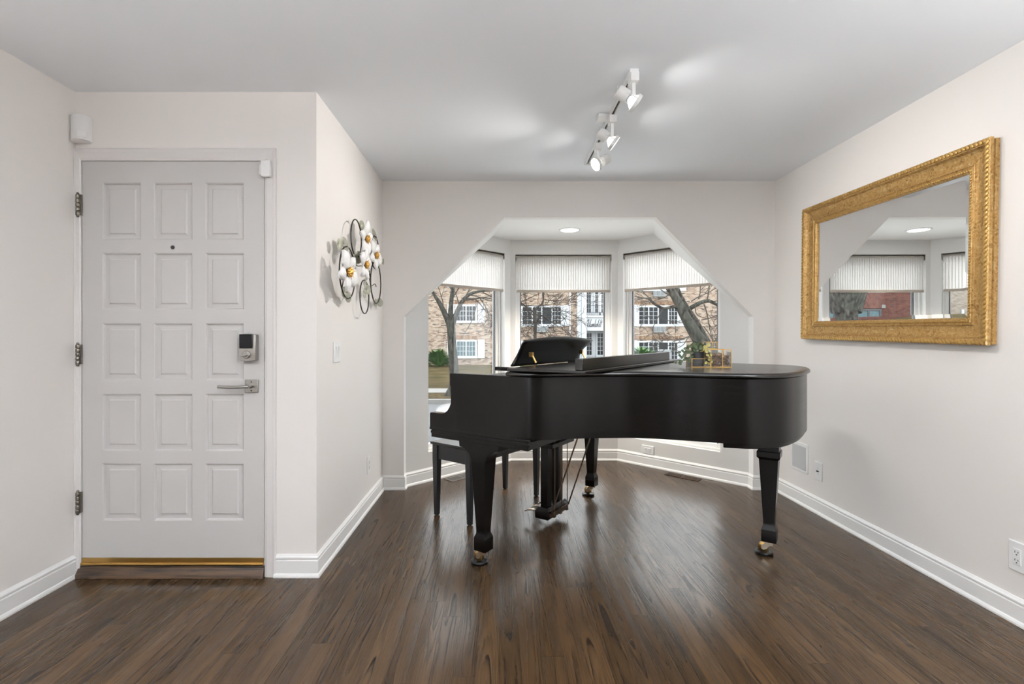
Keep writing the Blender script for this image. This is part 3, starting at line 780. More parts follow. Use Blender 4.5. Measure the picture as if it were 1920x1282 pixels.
# ------------------------------------------------------------------ lights: bay downlight and track
dl = thing('recessed_light', 'round recessed light glowing in the bay ceiling', 'ceiling light', (.638, 4.508, HB))
MB().lathe([(.098, 0), (.098, -.004), (.082, -.007), (.079, -.004), (.079, 0)], None, 40).build('trim_ring', 'white_plastic', dl, smooth=True)
MB().lathe([(.079, -.001), (.079, -.0035), (.05, -.005), (.001, -.0055)], None, 40).build('diffuser', 'lamp_glow', dl, smooth=True)
TX = .635
tr = thing('track_rail', 'white track rail screwed to the ceiling, carrying three spotlights', 'track rail', (TX, 2.98, H))
MB().box(-.018, -.006, -.615, .615, -.02, 0).box(.006, .018, -.615, .615, -.02, 0).box(-.006, .006, -.615, .615, -.006, 0).build('rail', 'track_white', tr, bevel=.0015)
MB().box(-.0055, .0055, -.61, .61, -.0065, -.0058).build('rail_slot', 'dark_hole', tr)
MB().box(-.021, .021, -.635, -.575, -.03, 0).build('end_feed', 'track_white', tr, bevel=.002)
MB().box(-.019, .019, .60, .622, -.023, 0).build('end_cap', 'track_white', tr, bevel=.002)
MB().box(-.075, .0, -.17, -.10, -.022, 0).build('connector_box', 'track_white', tr, bevel=.003)
def spot(label, Y, aim, drop, power, leak=2.5):
    r = thing('track_spotlight', label, 'spotlight', (TX, Y, H - .0), (0, 0, 0), 'spotlights on the ceiling track')
    MB().box(-.0195, .0195, -.03, .03, -.062, -.021).build('adapter', 'track_white', r, bevel=.002)
    MB().box(-.0085, .0085, -.0085, .0085, -drop, -.06).build('stem', 'track_white', r, bevel=.0015)
    aim = Vector(aim).normalized(); piv = Vector((0, 0, -drop + .02))
    m = Matrix.Translation(piv) @ frame_to(aim).to_4x4()
    m2 = m @ Matrix.Translation((0, 0, 0))
    # lamp ring (front), cup (back) and the wire yoke joining them
    MB().lathe([(.040, .004), (.044, .004), (.044, .020), (.041, .022), (.040, .020), (.040, .004)], m2, 36, caps=False).build('lamp_ring', 'track_white', r, smooth=True)
    MB().lathe([(.0395, .010), (.030, -.006), (.018, -.020), (.010, -.028)], m2, 32, caps=False).build('reflector', 'lamp_gap', r, smooth=True)
    MB().lathe([(.0395, .017), (.02, .0185), (.001, .019)], m2, 32).build('lamp_face', 'lamp_face', r, smooth=True)
    mc = m2 @ Matrix.Translation((0, 0, -.036))
    MB().lathe([(.030, .0), (.0315, .0), (.0315, -.045), (.027, -.055), (.001, -.056)], mc, 32, caps=False).build('lamp_cup', 'track_white', r, smooth=True)
    y = MB()
    for s_ in (-1, 1):
        y.tube([m2 @ Vector((s_ * .043, 0, .012)), m2 @ Vector((s_ * .040, 0, -.02)), m2 @ Vector((s_ * .0325, 0, -.05))], .002, 6)
    y.tube(catmull([Vector((0.0, 0, -.075)), Vector((-.012, .0, -.10)), m2 @ Vector((0, .02, -.10)), m2 @ Vector((0, .0, -.091))], 6), .0018, 6)
    y.build('yoke', 'track_white', r, smooth=True)
    L = bpy.data.lights.new('track_lamp', 'SPOT'); L.energy = power; L.spot_size = R(110); L.spot_blend = .8; L.shadow_soft_size = .03; L.color = (1, .96, .91)
    o = bpy.data.objects.new('track_lamp', L); C.objects.link(o)
    p = WM[r.name] @ (m2 @ Vector((0, 0, .03))); o.location = p; o.rotation_euler = aim.to_track_quat('-Z', 'Y').to_euler()
    # light leaking sideways between lamp and cup
    L2 = bpy.data.lights.new('lamp_leak', 'SPOT'); L2.energy = leak; L2.shadow_soft_size = .008; L2.color = (1, .98, .95); L2.spot_size = R(110); L2.spot_blend = 1.0
    o2 = bpy.data.objects.new('lamp_leak', L2); C.objects.link(o2); q = WM[r.name] @ (m2 @ Vector((0, 0, -.012))) + Vector((.05 if aim.x > 0 else -.05, 0, -.03)); o2.location = q
    o2.rotation_euler = Vector((1 if aim.x > 0 else -1, .12 if aim.x > 0 else -.1, .10)).to_track_quat('-Z', 'Y').to_euler()
    return r
spot('nearest track spotlight, at the front end of the rail, aimed at the mirror', 2.362, (1, .10, -.62), .168, 14, 1.3)
spot('middle track spotlight aimed down to the right over the piano', 2.81, (1, .0, -.75), .182, 12, 1.0)
spot('farthest track spotlight turned left toward the flower art', 3.21, (-.9, -.35, -.55), .165, 30, .7)
# ------------------------------------------------------------------ grand piano, local frame u = toward the tail, v = treble to bass
PT = Vector((-.075, 2.718, 0)); PA = R(-35)
gp = thing('grand_piano', 'black satin baby grand piano in front of the bay, keyboard to the left', 'piano', PT, (0, 0, PA))
ZR0, ZR1 = .712, 1.027
ctrl = [(-.19, -.06), (.10, -.06), (.25, -.057), (.335, -.030), (.446, .078), (.52, .152), (.611, .227), (.723, .307), (.85, .362), (.987, .398), (1.12, .430), (1.25, .485), (1.349, .589), (1.404, .775), (1.424, .973), (1.424, 1.12), (1.40, 1.26), (1.345, 1.375), (1.25, 1.437), (1.10, 1.454), (.6, 1.454), (-.19, 1.454)]
outl = [(p.x, p.y) for p in catmull([(x, y, 0) for x, y in ctrl], 7)]
def offset(pl, d):
    out = []; n = len(pl)
    for i, p in enumerate(pl):
        a = Vector(pl[max(0, i - 1)]); b = Vector(pl[min(n - 1, i + 1)]); t = (b - a).normalized()
        out.append((p[0] + t.y * d, p[1] - t.x * d))      # outward is to the right of travel
    return out
inl = offset(outl, -.045)
rim = MB(); n = len(outl)
loops = []
for z, pl in ((ZR0, inl), (ZR0, outl), (ZR1 - .003, outl), (ZR1, offset(outl, -.003)), (ZR1, inl)):
    loops.append([(x, y, z) for x, y in pl])
vs = [p for lp in loops for p in lp]; fs = []
for i in range(5):
    for k in range(n - 1):
        fs.append((i * n + k, i * n + k + 1, ((i + 1) % 5) * n + k + 1, ((i + 1) % 5) * n + k))
rim.add(vs, fs)
rim.build('rim', 'piano_black', gp, smooth=True)
# the two cheeks with scooped arms
ck = [(-.347, .700), (-.347, .792), (-.342, .797), (-.255, .798), (-.236, .803), (-.216, .818), (-.200, .840), (-.188, .868), (-.181, .90), (-.181, .925), (-.187, .945), (-.195, .955), (-.198, .962), (-.198, 1.024), (-.195, 1.027), (-.185, 1.027), (-.15, 1.0), (-.15, .700)]
for nm, v0, v1 in (('cheek', -.0602, -.012), ('cheek', 1.406, 1.4542)):
    mm = Matrix(((1, 0, 0, 0), (0, 0, 1, 0), (0, 1, 0, 0), (0, 0, 0, 1)))
    MB().prism(ck, v0, v1, mm).build(nm, 'piano_black', gp, bevel=.002)
# moulding along the lower edge of the straight side and its base strip
mo = MB()
mo.box(-.3475, .325, -.0638, -.058, .700, .716).box(-.340, .320, -.0622, -.056, .680, .696)
mo.build('moulding', 'piano_black', gp, bevel=.003)
MB().box(-.349, .30, 1.452, 1.4605, .694, .716).build('moulding', 'piano_black', gp, bevel=.003)
MB().box(-.336, .312, -.0605, 1.4545, .658, .701).build('keybed', 'piano_black', gp, bevel=.003)
MB().box(-.345, -.325, -.02, 1.41, .70, .752).build('key_slip', 'piano_black', gp, bevel=.003)
fb = [(-.325, .70), (-.325, .75), (-.31, .765), (-.22, .785), (-.17, .80), (-.15, .84), (-.142, .98), (-.12, .99), (-.11, .99), (-.11, .70)]
MB().prism(fb, -.0125, 1.4065, Matrix(((1, 0, 0, 0), (0, 0, 1, 0), (0, 1, 0, 0), (0, 0, 0, 1)))).build('fallboard', 'piano_black', gp, bevel=.004)
# soundboard closing the bottom, gilded plate inside
inner = offset(outl, -.03)
MB().prism(inner, .735, .745).build('soundboard', 'sill_wood', gp)
MB().prism([(x, y) for x, y in inner if x > -.16], .90, .912).build('string_plate', 'brass', gp)
# tail block
tb = [p for p in offset(outl, -.012)]
sel = [p for p in tb if (p[0] > 1.10 and p[1] < 1.40)]
MB().prism(sel + [(1.12, 1.36), (1.02, .9)], .688, .713).build('tail_block', 'piano_black', gp, bevel=.004)
# lid: rear part
lid_o = offset(outl, .016)
ld = [p for p in lid_o if p[0] > .19]
ld = [(.187, ld[0][1])] + ld + [(.187, ld[-1][1])]
def lid_mesh(poly, z0, z1):
    a = sum(poly[i][0] * poly[(i + 1) % len(poly)][1] - poly[(i + 1) % len(poly)][0] * poly[i][1] for i in range(len(poly)))
    if a < 0: poly = poly[::-1]
    P = [Vector(p) for p in poly]; n = len(P)
    def inset(d):
        o = []
        for i in range(n):
            t1 = (P[i] - P[i - 1]).normalized(); t2 = (P[(i + 1) % n] - P[i]).normalized()
            n1, n2 = Vector((-t1.y, t1.x)), Vector((-t2.y, t2.x)); nn = (n1 + n2) / max(.3, 1 + n1.dot(n2))
            o.append(P[i] + nn * d)
        return o
    h = z1 - z0; lo = []
    for d, z in ((.006, z0), (.002, z0 + h * .1), (0, z0 + h * .35), (.001, z0 + h * .6), (.005, z0 + h * .85), (.012, z0 + h * .97), (.018, z1)):
        lo.append([(p.x, p.y, z) for p in inset(d)])
    return MB().loft(lo)
lid = lid_mesh(ld, 1.029, 1.0525).build('lid', 'piano_top', gp, smooth=True)
fp = MB().box(.195, .628, -.076, 1.470, 1.0545, 1.0705).build('lid_flap', 'piano_top', gp, bevel=.004)
MB().box(.565, .603, -.050, 1.325, 1.0705, 1.125).build('flap_lip', 'piano_top', fp, bevel=.002)
# music desk leaning back on brass props
md = MB(); rows_ = []
nz_, nv = 8, 22
def desk_pt(i, j):
    f = i / nz_; g = j / nv                            # f up, g treble -> bass
    half = .448 - .035 * math.sin(PI * min(1, f * 1.08)) + .012 * f
    v = .698 + (g * 2 - 1) * half
    top = 1.205 + .022 * (1 - (g * 2 - 1) ** 2)
    z = 1.056 + (top - 1.056) * f
    return Vector((.004 + .10 * f - .018 * math.sin(PI * f), v, z))
for i in range(nz_ + 1): rows_.append([desk_pt(i, j) for j in range(nv + 1)])
md.loft(rows_, closed=False, caps=False)
mdo = md.build('music_desk', 'piano_desk', gp, smooth=True, solid=.011)
for v in (.37, 1.045):
    MB().tube([(.072, v, 1.126), (.100, v + .003, 1.074)], .006, 6).box(.058, .082, v - .009, v + .009, 1.108, 1.136).build('desk_prop', 'brass', mdo)
for v in (.22, 1.15): MB().box(-.09, .14, v, v + .03, 1.03, 1.052).build('desk_slide', 'piano_black', gp, bevel=.002)
MB().box(-.125, .187, -.012, 1.406, 1.0, 1.008).build('tuning_shelf', 'satin_black', gp)
# legs
def leg(lu, lv, flare, top):
    m = Matrix.Translation((lu, lv, 0)); lo = []
    def sq(z, a0, a1, b0, b1): lo.append([m @ Vector(p) for p in ((-a0, -b0, z), (a1, -b0, z), (a1, b1, z), (-a0, b1, z))])
    sq(.080, .036, .036, .036, .036); sq(.083, .0375, .0375, .0375, .0375); sq(.148, .0375, .0375, .0375, .0375); sq(.150, .037, .037, .037, .037)
    sq(.172, .029, .029, .029, .029); sq(.190, .0285, .0285, .0285, .0285); sq(.555 if flare else .545, .048, .048, .048, .048)
    L = MB()
    if flare:
        lo2 = lo; 
        for k in range(1, 9):
            t = k / 8; e = .082 * (1 - math.cos(t * PI / 2)); sq(.555 + .075 * math.sin(t * PI / 2), .048 + e, .048 + e, .048, .048)
        sq(.659, .132, .132, .048, .048)
    else:
        sq(.556, .058, .058, .058, .058); sq(.588, .058, .058, .058, .058); sq(.590, .052, .052, .052, .052); sq(top, .052, .052, .052, .052)
    L.loft(lo); lg = L.build('leg', 'piano_black', gp, bevel=.0015)
    ca = MB().lathe([(.030, .0815), (.030, .0765), (.018, .074), (.015, .066)], m, 20)
    for s_ in (-1, 1):
        y0, y1 = s_ * .0155, s_ * .0205
        side = [(.020, .074), (-.018, .074), (-.040, .050), (-.040, .034), (-.028, .028), (-.012, .036), (.004, .056), (.020, .060)]
        k = len(side); ca.add([m @ Vector((x, y0, z)) for x, z in side] + [m @ Vector((x, y1, z)) for x, z in side], [tuple(range(k)), tuple(range(2 * k - 1, k - 1, -1))] + [(q, (q + 1) % k, k + (q + 1) % k, k + q) for q in range(k)])
    ca.box(-.018, .020, -.0205, .0205, .066, .0745, m)
    ca.build('caster_fork', 'polished_brass', lg, bevel=.0012)
    wm = m @ Matrix.Translation((-.030, 0, .0405)) @ Matrix.Rotation(R(90), 4, 'X')
    MB().lathe([(.001, -.0145), (.020, -.0145), (.0275, -.010), (.0275, .010), (.020, .0145), (.001, .0145)], wm, 28, caps=False).build('caster_wheel', 'brass', lg, smooth=True)
leg(0, -.012 + .0, True, 0); leg(-.015, 1.406, True, 0); leg(1.25, 1.007, False, .70)
gm = WM[gp.name]
for (u, v), lb in (((-.028, -.012), 'black caster cup under the front leg nearest the viewer'), ((-.043, 1.406), 'black caster cup under the front leg at the bay side'), ((1.222, 1.007), 'black caster cup under the tail leg by the mirror wall')):
    p = gm @ Vector((u, v, 0))
    cc = MB().lathe([(.044, 0), (.047, .004), (.047, .012), (.043, .017), (.034, .018), (.029, .0125), (.001, .0125)], Matrix.Identity(4), 36, caps=False)
    o = cc.build('caster_cup', 'black_rubber', None, smooth=True); o.location = (p.x, p.y, 0); tag(o, lb, 'caster cup')
# pedal lyre
ly = MB(); lo = []
for z, e in ((.050, .0), (.054, .003), (.100, .003), (.104, 0), (.122, -.012)):
    lo.append([(-.056 - e, .63 - e, z), (.035 + e, .63 - e, z), (.035 + e, .905 + e, z), (-.056 - e, .905 + e, z)])
ly.loft(lo)
lyo = ly.build('pedal_lyre', 'piano_black', gp, bevel=.0015)
for v in (.692, .842): MB().box(-.038, .015, v - .030, v + .030, .121, .54).build('lyre_post', 'piano_black', lyo, bevel=.003)
MB().box(-.055, .075, .62, .925, .515, .545).box(-.05, .03, .65, .90, .545, .659).build('lyre_head', 'piano_black', lyo, bevel=.003)
for v in (.68, .767, .855):
    pts = catmull([(.03, v, .075), (-.05, v, .076), (-.09, v, .080), (-.135, v, .076), (-.165, v, .064)], 5)
    mb = MB(); lo = []
    for i, p in enumerate(pts):
        t = i / (len(pts) - 1); w = .007 + .013 * max(0, t - .45) / .55 if t < .92 else .019 - .08 * (t - .92)
        lo.append([p + Vector((0, -w, -.005)), p + Vector((0, w, -.005)), p + Vector((0, w, .005)), p + Vector((0, -w, .005))])
    mb.loft(lo).build('pedal', 'polished_brass', lyo, bevel=.002)
    MB().tube([(.052, v + .012, .062), (.052, v + .012, .55)], .003, 8).box(.036, .058, v - .006, v + .020, .058, .066).ball((.052, v + .012, .60), .006).tube([(.052, v + .012, .55), (.052, v + .012, .625)], .005, 8).build('pedal_rod', 'copper_rod', lyo, smooth=True)
for v0, v1 in ((.66, .69), (.895, .905)):
    MB().tube([(.045, v0, .085), (.24, v1, .660)], .005, 10).build('lyre_brace', 'copper_rod', lyo, smooth=True)
MB().box(.035, .045, .64, .895, .064, .088).build('hinge_plate', 'copper_rod', lyo)

# ------------------------------------------------------------------ bench
bd = R(51.5); bx, by = Vector((math.cos(bd), math.sin(bd), 0)), Vector((math.sin(bd), -math.cos(bd), 0))
cA, cB, cC = Vector((-.434, 3.461, 0)), Vector((-.19, 3.241, 0)), Vector((.061, 4.087, 0))
bc = (cB + cC) / 2 + Vector((-.003, .003, 0))
be = thing('piano_bench', 'black wooden piano bench with tapered legs at the keyboard', 'bench', bc, (0, 0, bd))
hl, hw = .385, .152
lo = []
for z, e in ((.491, .0), (.494, .003), (.507, .003), (.510, .0)):
    lo.append([(-hl - .03 - e, -hw - .03 - e, z), (hl + .03 + e, -hw - .03 - e, z), (hl + .03 + e, hw + .03 + e, z), (-hl - .03 - e, hw + .03 + e, z)])
MB().loft(lo).build('seat_top', 'piano_top', be, bevel=.0015)
ap_ = MB()
for x0, x1, y0, y1 in ((-hl, hl, -hw - .012, -hw + .006), (-hl, hl, hw - .006, hw + .012), (-hl - .012, -hl + .006, -hw, hw), (hl - .006, hl + .012, -hw, hw)): ap_.box(x0, x1, y0, y1, .392, .492)
ap_.build('apron', 'satin_black', be, bevel=.0015)
for sx in (-1, 1):
    for sy in (-1, 1):
        lo = []
        for z, h in ((.004, .0145), (.392, .022), (.4918, .022)):
            cx, cy = sx * (hl), sy * (hw)
            lo.append([(cx - h, cy - h, z), (cx + h, cy - h, z), (cx + h, cy + h, z), (cx - h, cy + h, z)])
        l_ = MB().loft(lo).build('leg', 'satin_black', be, bevel=.0015)
        MB().lathe([(.010, 0), (.011, .004)], Matrix.Translation((sx * hl, sy * hw, 0)), 14).build('foot_pad', 'black_rubber', l_)

# ------------------------------------------------------------------ terrarium and plant on the lid
ZL = 1.0525
tc = Vector((1.215, 2.93, ZL))
ta = R(-4)
te = thing('glass_terrarium', 'brass framed stepped glass box on the piano lid holding dried leaves and a pot', 'terrarium', tc, (0, 0, ta))
bars = MB(); glz = MB()
def cage(x0, x1, y0, y1, z0, z1, skip=()):
    q = .0017
    c = [(x, y) for x in (x0, x1) for y in (y0, y1)]
    for x, y in c: bars.box(x - q, x + q, y - q, y + q, z0, z1)
    for z in (z0 + q, z1 - q):
        for y in (y0, y1): bars.box(x0, x1, y - q, y + q, z - q, z + q)
        for x in (x0, x1): bars.box(x - q, x + q, y0, y1, z - q, z + q)
    for y in (y0, y1): glz.add([(x0, y, z0), (x1, y, z0), (x1, y, z1), (x0, y, z1)], [(0, 1, 2, 3)])
    for x in (x0, x1): glz.add([(x, y0, z0), (x, y1, z0), (x, y1, z1), (x, y0, z1)], [(0, 1, 2, 3)])
cage(-.102, .0, -.06, .05, .001, .052)
cage(.004, .118, -.06, .05, .001, .104)
bars.box(.066, .070, -.063, -.058, .001, .104)
cage(.0, .055, -.01, .055, .104, .146)
bars.build('brass_frame', 'brass', te)
glz.build('panes', 'terrarium_glass', te)
dr = MB()
for k in range(75):
    c = Vector((random.uniform(.012, .11), random.uniform(-.05, .04), random.uniform(.006, .07))); r_ = random.uniform(.010, .02)
    rot = Matrix.Rotation(random.uniform(0, 6), 3, 'X') @ Matrix.Rotation(random.uniform(0, 6), 3, 'Y')
    n_ = 9; lp = []
    for f in (.05, .6, 1): lp.append([c + rot @ Vector((r_ * f * math.cos(2 * PI * i / n_), r_ * .7 * f * math.sin(2 * PI * i / n_), .006 * f * math.sin(3 * 2 * PI * i / n_) + .004 * f * f)) for i in range(n_)])
    dr.loft(lp, caps=False)
dr.build('dried_leaves', 'dried_petal', te, smooth=True, kind='stuff')
pw = te.matrix_basis
pp = thing('potted_plant', 'small trailing plant in a black pot standing in the low end of the terrarium', 'plant', tc + Vector((-.055, -.003, .003)), (0, 0, 0))
MB().lathe([(.030, 0), (.033, .003), (.038, .085), (.036, .086), (.034, .078), (.001, .076)], None, 24).build('pot', 'pot_black', pp, smooth=True)
stems = MB(); lv_ = MB(); pl_ = MB()
def pleaf(mb, c, r_, d, tw):
    rot = frame_to(d) @ Matrix.Rotation(tw, 3, 'Z'); n_ = 10; lp = []
    for f in (.05, .55, 1): lp.append([c + rot @ Vector((r_ * f * math.cos(2 * PI * i / n_), r_ * .8 * f * math.sin(2 * PI * i / n_), .003 * f * f)) for i in range(n_)])
    mb.loft(lp, caps=False)
vines = [([(0, -.01, .08), (-.03, -.015, .115), (-.075, -.02, .112), (-.11, -.025, .085), (-.125, -.03, .06)], 8), ([(0, 0, .08), (-.04, -.01, .10), (-.08, -.03, .06), (-.10, -.035, .03), (-.125, -.04, .022)], 9),
         ([(0, -.01, .08), (-.045, -.03, .09), (-.06, -.04, .05), (-.065, -.045, .02)], 6), ([(0, 0, .08), (-.05, .0, .12), (-.085, -.02, .075), (-.145, -.03, .02)], 8), ([(0, 0, .08), (-.01, .0, .115), (.005, -.01, .135)], 5), ([(0, 0, .08), (.02, .0, .11), (.03, -.01, .125)], 4)]
for pts, k in vines:
    cv = catmull([Vector(p) for p in pts], 6); stems.tube(cv, .0011, 5)
    for i in range(k):
        t = (i + .6) / k; p = cv[min(len(cv) - 1, int(t * (len(cv) - 1)))]
        pleaf(lv_, p + Vector((random.uniform(-.008, .008), random.uniform(-.01, .004), random.uniform(-.006, .008))), random.uniform(.0095, .0145), (random.uniform(-.5, .5), -1, random.uniform(-.2, .8)), random.uniform(0, 3))
for k in range(15):
    a = random.uniform(0, 2 * PI); pleaf(lv_, Vector((.024 * math.cos(a), .024 * math.sin(a) - .005, random.uniform(.088, .125))), random.uniform(.014, .019), (random.uniform(-.6, .6), -1, random.uniform(-.1, .6)), random.uniform(0, 3))
cv = catmull([Vector(p) for p in [(.01, -.02, .08), (.035, -.066, .095), (.045, -.070, .05), (.035, -.068, .012)]], 6); stems.tube(cv, .0012, 5)
for i in range(15):
    p = cv[int((i + .5) / 15 * (len(cv) - 1))]; pleaf(pl_, p + Vector((random.uniform(-.018, .012), random.uniform(-.004, .0), random.uniform(-.006, .006))), random.uniform(.008, .012), (random.uniform(-.5, .5), -1, random.uniform(-.2, .6)), random.uniform(0, 3))
for q in ((.03, -.03, .112), (.055, -.02, .125), (.04, -.04, .098)): pleaf(pl_, Vector(q), .015, (.2, -1, .4), .5)
stems.build('vine', 'plant_leaf', pp, smooth=True)
lv_.build('foliage', 'plant_leaf', pp, smooth=True)
pl_.build('pale_foliage', 'pale_leaf', pp, smooth=True, label='yellowish leaves hanging over the brass frame')
# ------------------------------------------------------------------ outside
ZG = -.766; ZROAD = -.90
def ground(name, x0, x1, y0, y1, z1, mat, label, cat, th=.3):
    o = MB().box(x0, x1, y0, y1, z1 - th, z1).build(name, mat); return tag(o, label, cat, None, 'structure')
ground('yard', -60, 40, 5.2, 7.4, ZG, 'pale_concrete', 'pale concrete path just outside the bay', 'path')
ground('street', -60, 40, 7.4, 16.0, ZROAD, 'asphalt', 'grey street between the house and the apartment building', 'street')
ground('kerb', -60, 40, 16.0, 16.2, ZG + .0, 'concrete', 'pale kerb at the far edge of the street', 'kerb')
ground('verge', -60, 40, 16.2, 18.05, ZG - .002, 'winter_grass', 'strip of leaf strewn grass between kerb and pavement', 'verge')
ground('sidewalk', -60, 40, 18.05, 19.5, ZG + .002, 'concrete', 'pale concrete pavement across the street', 'sidewalk')
ground('lawn', -60, 40, 19.5, 60, ZG - .002, 'winter_grass', 'dry winter lawn in front of the apartment building', 'lawn')

YA = 36.0; SA = F / YA
def ax(px): return (px - VX) / SA
def az(py): return EYE - (py - VY) / SA
def ext_window(parent, x0, x1, z0, z1, secs, Y=None, pane='ext_window_dark', fw=.12, grid=True):
    Y = YA if Y is None else Y
    f = MB(); yf = Y - .07
    f.box(x0 - fw, x1 + fw, yf, Y + .02, z1, z1 + fw).box(x0 - fw - .05, x1 + fw + .05, yf - .05, Y + .02, z0 - fw - .05, z0)
    f.box(x0 - fw, x0, yf, Y + .02, z0, z1).box(x1, x1 + fw, yf, Y + .02, z0, z1)
    for i, (a, b, c, r) in enumerate(secs):
        X0, X1 = x0 + (x1 - x0) * a, x0 + (x1 - x0) * b
        if i: f.box(X0 - .04, X0 + .04, yf + .01, Y, z0, z1)
        for k in range(1, c): xx = X0 + (X1 - X0) * k / c; f.box(xx - .012, xx + .012, yf + .025, yf + .05, z0, z1)
        for k in range(1, r): zz = z0 + (z1 - z0) * k / r; f.box(X0, X1, yf + .025, yf + .05, zz - .012, zz + .012)
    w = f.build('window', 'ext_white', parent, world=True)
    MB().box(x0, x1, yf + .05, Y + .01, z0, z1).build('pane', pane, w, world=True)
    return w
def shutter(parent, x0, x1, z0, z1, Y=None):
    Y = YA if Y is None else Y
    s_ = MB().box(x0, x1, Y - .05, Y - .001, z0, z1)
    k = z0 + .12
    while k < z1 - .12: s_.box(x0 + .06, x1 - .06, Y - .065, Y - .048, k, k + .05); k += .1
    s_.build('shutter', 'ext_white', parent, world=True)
ab = thing('apartment_building', 'tan brick apartment building with white shutters across the street', 'building', (4, YA, ZG))
P0, P1 = ax(1082), ax(1183)
bw = MB().box(-9.5, P0, YA, YA + 8, ZG, 9.2).box(P1, 24, YA, YA + 8, ZG, 9.2).box(P0, P1, YA + 1.6, YA + 8, ZG, 9.2)
bw.build('brick_wall', 'tan_brick', ab, world=True)
MB().box(-9.7, 24.2, YA - .25, YA + 8.2, 9.2, 9.7).build('roof_edge', 'ext_white', ab, world=True)
PAIR = [(0, .5, 3, 3), (.5, 1, 3, 3)]; TRI = [(0, .25, 2, 4), (.25, .5, 2, 4), (.5, .77, 1, 1), (.77, 1, 3, 4)]
FL = 2.53
for k in range(3):
    dz = FL * (k - 1)
    za, zb = az(601) + dz, az(574) + dz
    pane = 'ext_window_pale' if k == 0 else 'ext_window_dark'
    for x0, x1 in ((857, 891),):
        ext_window(ab, ax(x0), ax(x1), za, zb, PAIR, pane=pane); shutter(ab, ax(x1 + 5), ax(x1 + 18), za - .15, zb + .15); shutter(ab, ax(x0 - 18), ax(x0 - 5), za - .15, zb + .15)
    ext_window(ab, -8.2, -6.9, za, zb, PAIR)
    zc, zd = az(607.5) + dz, az(576) + dz
    ext_window(ab, ax(980), ax(1051.5), zc, zd, TRI); shutter(ab, ax(1055), ax(1066.5), zc - .15, zd + .15); shutter(ab, ax(964), ax(976), zc - .15, zd + .15)
    ext_window(ab, ax(1198), ax(1269.5), zc, zd, TRI); shutter(ab, ax(1273), ax(1286), zc - .15, zd + .15); shutter(ab, ax(1184.5), ax(1194.5), zc - .15, zd + .15)
    ext_window(ab, ax(1366), ax(1400), zc, zd, PAIR); shutter(ab, ax(1346), ax(1361), zc - .15, zd + .15)
    if k < 2:
        zt = zb + .14
        MB().box(ax(853), ax(895), YA - .03, YA, az(635.5) + (0 if k == 0 else FL), az(629.5) + (0 if k == 0 else FL)).build('lintel', 'soldier_brick', ab, world=True)
        MB().box(ax(1190), ax(1278), YA - .03, YA, az(636.5) + (0 if k == 0 else FL), az(630) + (0 if k == 0 else FL)).build('lintel', 'soldier_brick', ab, world=True)
for x0, x1, y0, y1 in ((1005, 1027, 611.5, 622), (1224, 1246, 611.5, 623), (1224, 1246, 545, 556)):
    a = MB().box(ax(x0), ax(x1), YA - .28, YA, az(y1), az(y0)); ao = a.build('air_conditioner', 'ac_metal', ab, world=True)
    g_ = MB(); n_ = 9
    for k in range(n_): xx = ax(x0) + .06 + (ax(x1) - ax(x0) - .12) * k / (n_ - 1); g_.box(xx - .012, xx + .012, YA - .295, YA - .279, az(y1) + .05, az(y0) - .05)
    g_.build('grille', 'iron', ao, world=True)
MB().box(ax(1067) + .02, ax(1067) + .1, YA - .06, YA - .002, ZG, 9.2).build('downpipe', 'ext_white', ab, world=True)
# entrance portico
YP = YA + 1.2
MB().box(P0 - .05, P1 + .05, YP, YP + .3, ZG, 9.2).build('porch_wall', 'ext_white', ab, world=True)
for x0, x1 in ((1090, 1098.5), (1165, 1174)):
    MB().box(ax(x0), ax(x1), YA - .3, YA + .2, ZG, 9.0).box(ax(x0) - .08, ax(x1) + .08, YA - .38, YA + .28, ZG, ZG + .3).build('column', 'ext_white', ab, world=True)
MB().box(P0, P0 + .3, YA - .1, YP, ZG, 9.0).box(P1 - .3, P1, YA - .1, YP, ZG, 9.0).build('side_panel', 'ext_white', ab, world=True)
MB().box(P0 + .2, P1 - .2, YA + .1, YP, az(620), az(593.5)).box(P0 + .2, P1 - .2, YA - .02, YP, az(594.5), az(591)).build('sign_board', 'ext_white', ab, world=True)
for k, (z0, z1, rows__) in enumerate(((az(666), az(624.5), 5), (az(585), az(540), 5))):
    for x0, x1, c in ((1100, 1109, 2), (1120, 1136, 3), (1142, 1158, 3)) if k == 0 else ((1100, 1107.5, 2), (1115.5, 1121.5, 1), (1127, 1134.5, 2), (1142, 1150, 2)):
        X0, X1 = ax(x0) * (YP / YA), ax(x1) * (YP / YA)
        ext_window(ab, X0, X1, z0, z1, [(0, 1, c, rows__)], Y=YP, fw=.1)
rl = MB(); zr0, zr1 = az(591), az(565)
for k in range(24): xx = P0 + .3 + (P1 - P0 - .6) * k / 23; rl.box(xx - .012, xx + .012, YA + .02, YA + .05, zr0, az(586) if k % 4 else zr1)
rl.box(P0 + .3, P1 - .3, YA + .02, YA + .05, zr1 - .03, zr1).box(P0 + .3, P1 - .3, YA + .02, YA + .05, az(573), az(573) + .03).box(P0 + .3, P1 - .3, YA + .02, YA + .05, az(586), az(586) + .03)
rl.build('balcony_rail', 'iron', ab, world=True)
